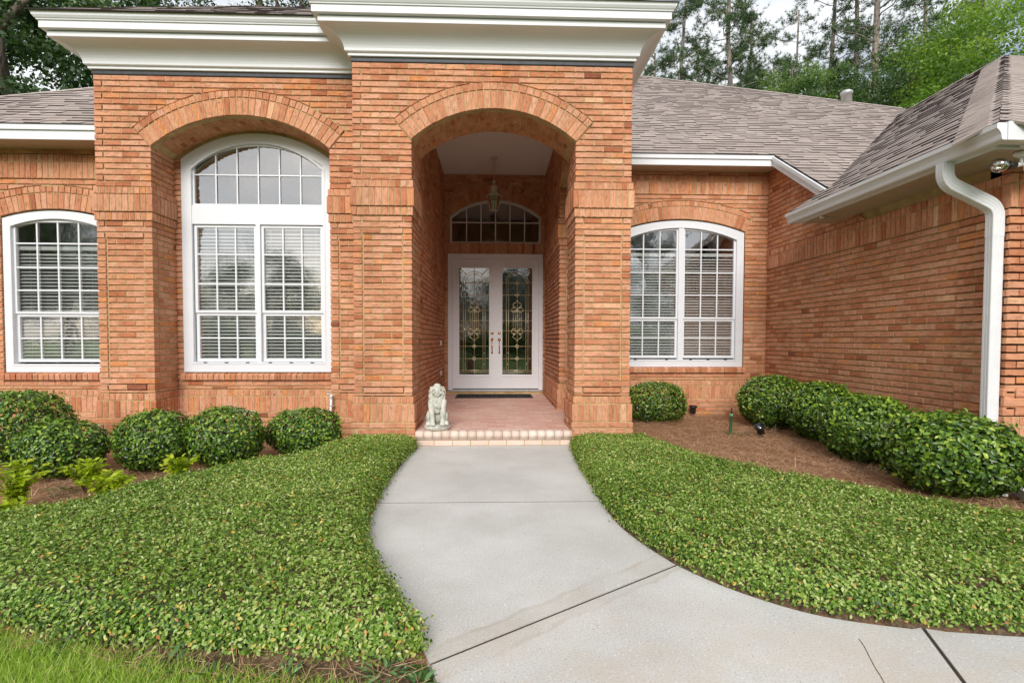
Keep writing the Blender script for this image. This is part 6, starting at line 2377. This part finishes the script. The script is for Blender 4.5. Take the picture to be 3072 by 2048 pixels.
# sprinkler riser
sp_ = empty('sprinkler_riser', (2.91, 6.29, 0), 'green plastic sprinkler riser standing in the pine straw', 'sprinkler')
m = MB(); m.lathe([(.017, -.03), (.017, .24), (.020, .24), (.021, .262), (.017, .272)], (0, 0, 0), 12); m.build('riser', M['green_plastic'], sp_)
m = MB(); m.lathe([(.011, .272), (.012, .29), (.008, .30), (.008, .325), (.012, .327), (.012, .338), (.004, .34)], (0, 0, 0), 10); m.build('nozzle', M['black_plastic'], sp_)
sp_.rotation_euler = (0, math.radians(1.5), 0)

# hose bib pipe on the bay corner
pp = empty('water_pipe', (-1.905, 6.07, 0), 'thin white plastic water pipe with tap, on the bay corner', 'pipe')
m = MB(); m.tube([(-.012, 0, .02), (-.01, 0, .30), (0, 0, .50)], .0135, 10); m.lathe([(.017, 0), (.017, .045), (.012, .05)], (0, 0, .49), 10); m.build('pipe', M['pvc'], pp)
m = MB(); m.tube([(0, 0, .525), (-.02, 0, .54), (-.045, -.02, .545)], [.012, .012, .009], 8); m.box(-.06, -.02, -.025, -.015, .575, .583); m.tube([(-.03, -.01, .545), (-.035, -.018, .58)], .006, 6); m.build('tap', M['steel'], pp)
m = MB(); m.box(-.02, .03, -.016, .02, .40, .412); m.build('clamp', M['steel'], pp)

# flood light under the wing eave
fl_ = empty('flood_light', (4.12, 3.98, 2.655), 'clear globe flood light under the corner of the right eave', 'light')
m = MB(); m.lathe([(.05, 0), (.05, -.02), (.03, -.035)], (0, 0, 0), 16); m.tube([(0, 0, -.03), (0, 0, -.10)], .012, 8); m.tube([(0, 0, -.095), (-.06, -.01, -.105)], [.014, .022], 10); m.build('arm', M['pvc'], fl_)
m = MB(); m.lathe([(.026, 0), (.030, .05), (.034, .055), (.034, .062)], (-.06, -.01, -.105), 14, True, (-1, -.08, -.05)); m.build('socket', M['black_plastic'], fl_)
m = MB(); m.lathe([(.016, .055), (.026, .075), (.048, .105), (.056, .135), (.052, .162), (.034, .182), (.004, .19)], (-.06, -.01, -.105), 18, True, (-1, -.08, -.05)); m.build('bulb', M['bulb_glass'], fl_)
m = MB(); m.lathe([(.006, .06), (.01, .09), (.004, .12)], (-.06, -.01, -.105), 8, True, (-1, -.08, -.05)); m.build('filament', M['brass'], fl_)
m = MB(); m.bbox(.06, .22, -.07, .05, -.13, -.06, .008); m.tube([(0, 0, -.095), (.08, 0, -.1)], .014, 8); m.build('sensor', M['pvc'], fl_)
# small bracket under the gutter
bk = empty('eave_hook', (3.93, 6.10, 2.664), 'small metal hook and insulator under the far end of the right gutter', 'hook')
m = MB(); m.tube([(0, 0, 0), (0, .0, -.045)], .006, 6); m.tube([(0, 0, -.04), (-.05, -.03, -.025)], .006, 6); m.tube([(0, 0, -.015), (.05, .04, -.006), (.2, .1, -.004)], .0025, 5); m.build('bracket', M['steel'], bk)
m = MB(); m.lathe([(.006, 0), (.018, .006), (.018, .02), (.01, .03), (.016, .04), (.006, .05)], (-.05, -.03, -.025), 10, True, (-1, -.4, -.3)); m.build('insulator', M['pvc'], bk)
# downspout extension lying on the straw
ext = empty('drain_extension', (4.06, 3.90, .03), 'white ribbed downspout extension lying on the straw', 'drain pipe')
m = MB(); m.sweep([(.16, .30, .10), (.0, .0, .035), (-.24, -.44, .012)], spout_prof(.115, .085), up=(0, 0, 1)); m.build('channel', M['gutter'], ext)
# ------------------------------------------------------------------ trees
def limb(mb, a, b, ra, rb, seed, n=5, wob=.08, sides=7):
    r = random.Random(seed)
    a, b = Vector(a), Vector(b)
    L_ = (b - a).length
    pts, rad = [], []
    for i in range(n + 1):
        t = i / n
        off = Vector((r.uniform(-1, 1), r.uniform(-1, 1), r.uniform(-1, 1))) * (wob * L_ * math.sin(math.pi * t) * .5)
        pts.append(a.lerp(b, t) + off)
        rad.append(ra + (rb - ra) * t)
    mb.tube(pts, rad, sides)
    return pts

def pine(name, x, y, h, r0, label, seed, base=5.0, spread=3.2, dens=1.0, lean=(0, 0), sparse=1.0):
    """tall pine: bare trunk, drooping and rising limbs, tufts of long needles"""
    global RNG
    RNG = np.random.default_rng(seed)
    rnd = random.Random(seed)
    t = empty(name, (x, y, 0), label, 'tree', 'pines behind the house')
    tr = MB()
    top = Vector((lean[0], lean[1], h))
    limb(tr, (0, 0, -.3), top, r0, r0 * .32, seed, 9, .012, 10)
    P, A = [], []
    nb_ = int(50 * dens)
    br = tr
    for i in range(nb_):
        z = base + (h - base) * (i + rnd.random()) / nb_
        f = 1 - .55 * (z - base) / (h - base)
        a = rnd.uniform(0, 6.283)
        ln = spread * f * rnd.uniform(.35, 1.15)
        p0 = Vector((lean[0] * z / h, lean[1] * z / h, z))
        p1 = p0 + Vector((math.cos(a) * ln, math.sin(a) * ln, ln * rnd.uniform(-.18, .42)))
        pts = limb(br, p0, p1, r0 * .20 * f, .012, seed * 100 + i, 5, .22, 5)
        for k in range(2, 6):
            q = pts[k]
            for s in range(4 if k > 2 else 2):
                if rnd.random() > sparse:
                    continue
                d = Vector((rnd.uniform(-1, 1), rnd.uniform(-1, 1), rnd.uniform(-.25, .8))).normalized()
                e = q + d * rnd.uniform(.25, .85)
                br.tube([q, q.lerp(e, .5) + Vector((0, 0, .04)), e], [.012, .009, .005], 4)
                for w in range(5):
                    c = q.lerp(e, .35 + .65 * w / 4) + Vector((rnd.gauss(0, .06), rnd.gauss(0, .06), rnd.gauss(0, .06)))
                    P.append(c)
                    A.append(d)
    tr.build('trunk', M['bark_pine'], t)
    P, A = np.array(P), np.array(A)
    nn = 13
    pos = np.repeat(P, nn, 0)
    dirs = RNG.normal(size=(len(pos), 3)) * .75 + np.repeat(A, nn, 0) * .75 + np.array((0, 0, .12))
    nr = RNG.normal(size=(len(pos), 3))
    L_ = RNG.uniform(.15, .28, len(pos))
    size = np.column_stack([RNG.uniform(.012, .02, len(pos)), L_, L_])
    tint = np.repeat(RNG.normal(.5, .22, len(P)), nn) + RNG.normal(0, .12, len(pos))
    add('needles', scatter('needles', NEEDLE_V, NEEDLE_F, pos, nr, size, tint, M['pine_leaf'], aim=dirs), t)
    return t

def broadleaf(name, x, y, h, crown, r0, label, seed, mat, group, leaf=.14, clumps=90, per=170, trunk_to=None, bark='bark_oak', lumpy=.42, cz=None, limbs=9, shell=.35):
    """spreading tree: crown = (rx, ry, rz) about height cz; leaves in clumps with gaps between"""
    global RNG
    RNG = np.random.default_rng(seed)
    rnd = random.Random(seed)
    t = empty(name, (x, y, 0), label, 'tree', group)
    cz = cz or h - crown[2]
    tr = MB()
    fork = Vector((rnd.uniform(-.3, .3), rnd.uniform(-.3, .3), max(1.2, cz - crown[2] * .8)))
    limb(tr, (0, 0, -.3), fork, r0, r0 * .7, seed, 5, .05, 9)
    C = []
    while len(C) < clumps:
        p = RNG.normal(size=3)
        p /= np.linalg.norm(p)
        rr = RNG.uniform(shell, 1) ** (1 / 2)
        q = p * rr * np.array(crown)
        if q[2] < -crown[2] * .85:
            continue
        C.append(q + np.array((0, 0, cz)))
    C = np.array(C)
    for i in range(limbs):
        c = C[rnd.randrange(len(C))]
        e = Vector(c)
        pts = limb(tr, fork, e, r0 * rnd.uniform(.25, .5), .02, seed * 77 + i, 6, .2, 6)
        for k in (3, 4, 5):
            c2 = Vector(C[rnd.randrange(len(C))])
            if (c2 - pts[k]).length < max(crown) * .8:
                limb(tr, pts[k], c2, .035, .008, seed * 99 + i * 7 + k, 4, .2, 4)
    tr.build('trunk', M[bark], t)
    sc = max(crown) * lumpy
    rad = RNG.uniform(.5, 1.0, len(C)) * sc
    n = len(C) * per
    idx = np.repeat(np.arange(len(C)), per)
    u = RNG.normal(size=(n, 3))
    u /= np.linalg.norm(u, axis=1, keepdims=True)
    pos = C[idx] + u * (rad[idx] * RNG.uniform(.25, 1, n) ** .6)[:, None] * np.array((1, 1, .7))
    nr = u * .6 + RNG.normal(0, .7, (n, 3)) + np.array((0, 0, .5))
    tint = RNG.normal(.45, .17, len(C))[idx] + RNG.normal(0, .13, n) + .14 * u[:, 2]
    add('crown', scatter('crown', OVAL_V, OVAL_F, pos, nr, RNG.uniform(.6, 1.25, n) * leaf, tint, mat), t)
    return t

def at(px, Y):
    """ground X of a picture column at distance Y"""
    return (px - 1486) / 1555 * Y

# pines behind the right roof, by the column where each trunk shows
PG = [(2628, 27, 24, .30, 'stout pine with the thickest pale trunk above the right roof valley', 101, 9.5, 4.2, 1.0, (.15, 0), .85),
      (2574, 30, 25, .24, 'pine close beside the stout one, with a greener trunk', 102, 9, 3.4, .9, (-.1, 0), .8),
      (2470, 31, 25, .22, 'pine with a bare dark trunk left of the pair above the roof vent', 103, 10, 3.8, .8, (.8, 0), .65),
      (2380, 36, 24, .16, 'slim dark pine with sparse crooked branches', 104, 10, 3.6, .8, (.3, 0), .5),
      (2184, 30, 24, .25, 'pine whose pale trunk meets the main roof hip', 105, 8.5, 3.9, 1.25, (-.1, 0), 1),
      (2262, 33, 22, .19, 'slim pine right of the one meeting the roof hip', 106, 8, 3.0, 1.1, (-.3, 0), 1),
      (1995, 33, 23, .22, 'leaning pine nearest the portico cornice', 107, 9, 3.6, 1.1, (1.2, 0), 1),
      (2090, 42, 24, .22, 'distant pine between the leaning one and the roof hip', 108, 7, 3.8, 1.2, (0, 0), 1),
      (2780, 32, 25, .24, 'dark pine behind the bright green trees', 109, 8, 4.4, 1.3, (0, 0), 1),
      (2960, 34, 26, .24, 'dark pine at the top right corner', 110, 8, 4.4, 1.3, (0, 0), 1)]
for (px, Y, h, r, lb, sd, b, sp_r, dn, ln, sp2) in PG:
    pine('pine_tree', at(px, Y), Y, h, r, lb, sd, b, sp_r, dn, ln, sp2)
BG = 'leafy trees behind the right roof'
broadleaf('leafy_tree', at(2400, 25), 25, 14.4, (2.6, 2.6, 2.6), .2, 'light leafy tree rising above the middle of the right roof', 121, M['broad_leaf'], BG, .12, 95, 170, lumpy=.30)
broadleaf('leafy_tree', at(2610, 24), 24, 13.2, (3.2, 2.6, 2.6), .2, 'grey green leafy tree in front of the pine trunks', 122, M['oak_leaf'], BG, .12, 90, 170, lumpy=.30)
broadleaf('leafy_tree', at(2780, 25), 25, 16.4, (2.8, 2.4, 4.2), .2, 'mid green tree above the wing roof ridge', 123, M['broad_leaf'], BG, .13, 100, 170, lumpy=.30)
broadleaf('leafy_tree', at(2980, 21), 21, 15.5, (3.6, 3.0, 4.4), .24, 'tall bright green tree at the right edge', 124, M['bright_leaf'], BG, .14, 120, 180, lumpy=.26)
broadleaf('leafy_tree', at(2060, 46), 46, 17.5, (5, 3, 4.0), .2, 'dark low tree behind the pines beside the cornice', 125, M['oak_leaf'], BG, .2, 80, 150, lumpy=.34)
broadleaf('leafy_tree', at(2250, 44), 44, 17.0, (5, 3, 4.0), .2, 'dark low tree behind the pine at the roof hip', 126, M['oak_leaf'], BG, .2, 80, 150, lumpy=.34)
broadleaf('leafy_tree', at(2880, 36), 36, 22.0, (6, 4, 7.0), .3, 'dark tall tree behind the bright ones at the right', 127, M['oak_leaf'], BG, .2, 130, 160, lumpy=.28)
# oaks on the left
OG = 'dark oaks left of the house'
broadleaf('oak_tree', -14.2, 17, 15, (6.0, 4.5, 5.2), .45, 'big dark oak filling the upper left corner', 131, M['oak_leaf'], OG, .16, 420, 190, lumpy=.19, cz=7.2)
broadleaf('oak_tree', -20, 25, 17, (7, 4, 7), .4, 'farther oak behind the left roof', 132, M['oak_leaf'], OG, .2, 170, 170, lumpy=.26, cz=9.5)
broadleaf('oak_tree', -10.2, 24, 21.5, (5.5, 4, 5.6), .4, 'oak whose top shows over the bay cornice', 133, M['oak_leaf'], OG, .15, 190, 170, lumpy=.19, cz=15.2)
lb_ = MB()
# heavy crooked limb of the nearest oak, over the left roof
oak = [o for o in COL.objects if o.name == 'oak_tree'][0]
limb(lb_, (.3, -.4, 4.5), (.9, -2.6, 9.2), .34, .20, 5, 6, .1, 9)
limb(lb_, (.9, -2.6, 9.2), (-3.6, -2.0, 9.6), .22, .16, 6, 6, .12, 9)
limb(lb_, (.9, -2.6, 9.2), (2.2, -2.4, 10.8), .15, .05, 7, 5, .1, 7)
limb(lb_, (.6, -1.6, 7.4), (2.6, -2.2, 7.2), .13, .04, 8, 5, .12, 7)
lb_.build('limb', M['bark_oak'], oak)
# the street side, behind the camera: what the windows mirror
SG = 'trees across the front lawn'
import itertools
tcopy = {o.name: o for o in COL.objects if o.parent is None and 'tree' in o.name}
def copy_tree(src, loc, rz, sc, label, group=SG):
    c = src.copy(); COL.objects.link(c)
    c.location = loc; c.rotation_euler = (0, 0, rz); c.scale = (sc,) * 3
    c['label'] = label; c['group'] = group
    for ch in src.children:
        d_ = ch.copy(); COL.objects.link(d_); d_.parent = c
    return c
srcs = [o for o in COL.objects if o.name.startswith(('oak_tree', 'leafy_tree', 'pine_tree')) and o.parent is None]
oaks = [o for o in srcs if o.name.startswith('oak')]
pines = [o for o in srcs if o.name.startswith('pine')]
leafy = [o for o in srcs if o.name.startswith('leafy')]
low = broadleaf('leafy_tree', 1.5, -22, 7.5, (3.0, 2.4, 3.4), .14, 'tree across the front lawn, mirrored in the window panes', 141, M['oak_leaf'], SG, .14, 80, 160, lumpy=.3, cz=3.9)
lows = [(low, (-24 + i * 3.4 + (i % 3) * .7, -21 - (i * 5 % 7)), i * 1.3, .85 + .12 * (i % 3)) for i in range(14)]
spots = lows + [(oaks[0], (-27, -15), .5, .8), (oaks[2], (12, -25), 3, .7), (leafy[2], (19, -19), .4, .8), (pines[4], (4, -32), 1, .7), (pines[6], (24, -26), 2, .8), (oaks[1], (-30, -24), 1.0, .9)]
# more pines deeper in the wood, behind the ones whose trunks show
for i, (px, Y, k, rz_, sc_, lb2) in enumerate(((1960, 44, 4, 1, 1.05, 'far pine half hidden by the cornice end'), (2140, 47, 5, 2, 1.1, 'far pine filling the gap left of the roof hip pine'), (2320, 43, 7, .5, 1.0, 'far pine between the slim ones'),
        (2420, 48, 4, 2.4, 1.15, 'far pine behind the slim crooked pine'), (2520, 44, 8, 4, 1.0, 'far pine between the bare trunk and the pair'), (2690, 42, 7, 5, 1.0, 'far pine right of the stout pine'), (2840, 45, 9, 3, 1.1, 'far pine behind the yellow green tree'), (2560, 52, 5, 1.7, 1.2, 'farthest pine behind the pair of trunks'), (2240, 54, 4, 3.6, 1.2, 'farthest pine above the main roof'))):
    copy_tree(pines[k], (at(px, Y), Y, 0), rz_, sc_, lb2, 'pines behind the house')
for i, (s_, (x_, y_), rz_, sc_) in enumerate(spots):
    copy_tree(s_, (x_, y_, 0), rz_, sc_, 'tree across the front lawn, mirrored in the window panes')

# clipped bushes along the far side of the lawn
sh0 = [o for o in COL.objects if o.name.startswith('shrub') and o.parent is None]
for i in range(16):
    c = copy_tree(sh0[i % 4], (-16 + i * 2.1, -17.5 - (i * 3 % 4) * .5, 0), i * .9, 3.2, 'bush across the front lawn, mirrored in the door glass', 'bushes across the front lawn')
    c['category'] = 'bush'
    c.name = 'bush'
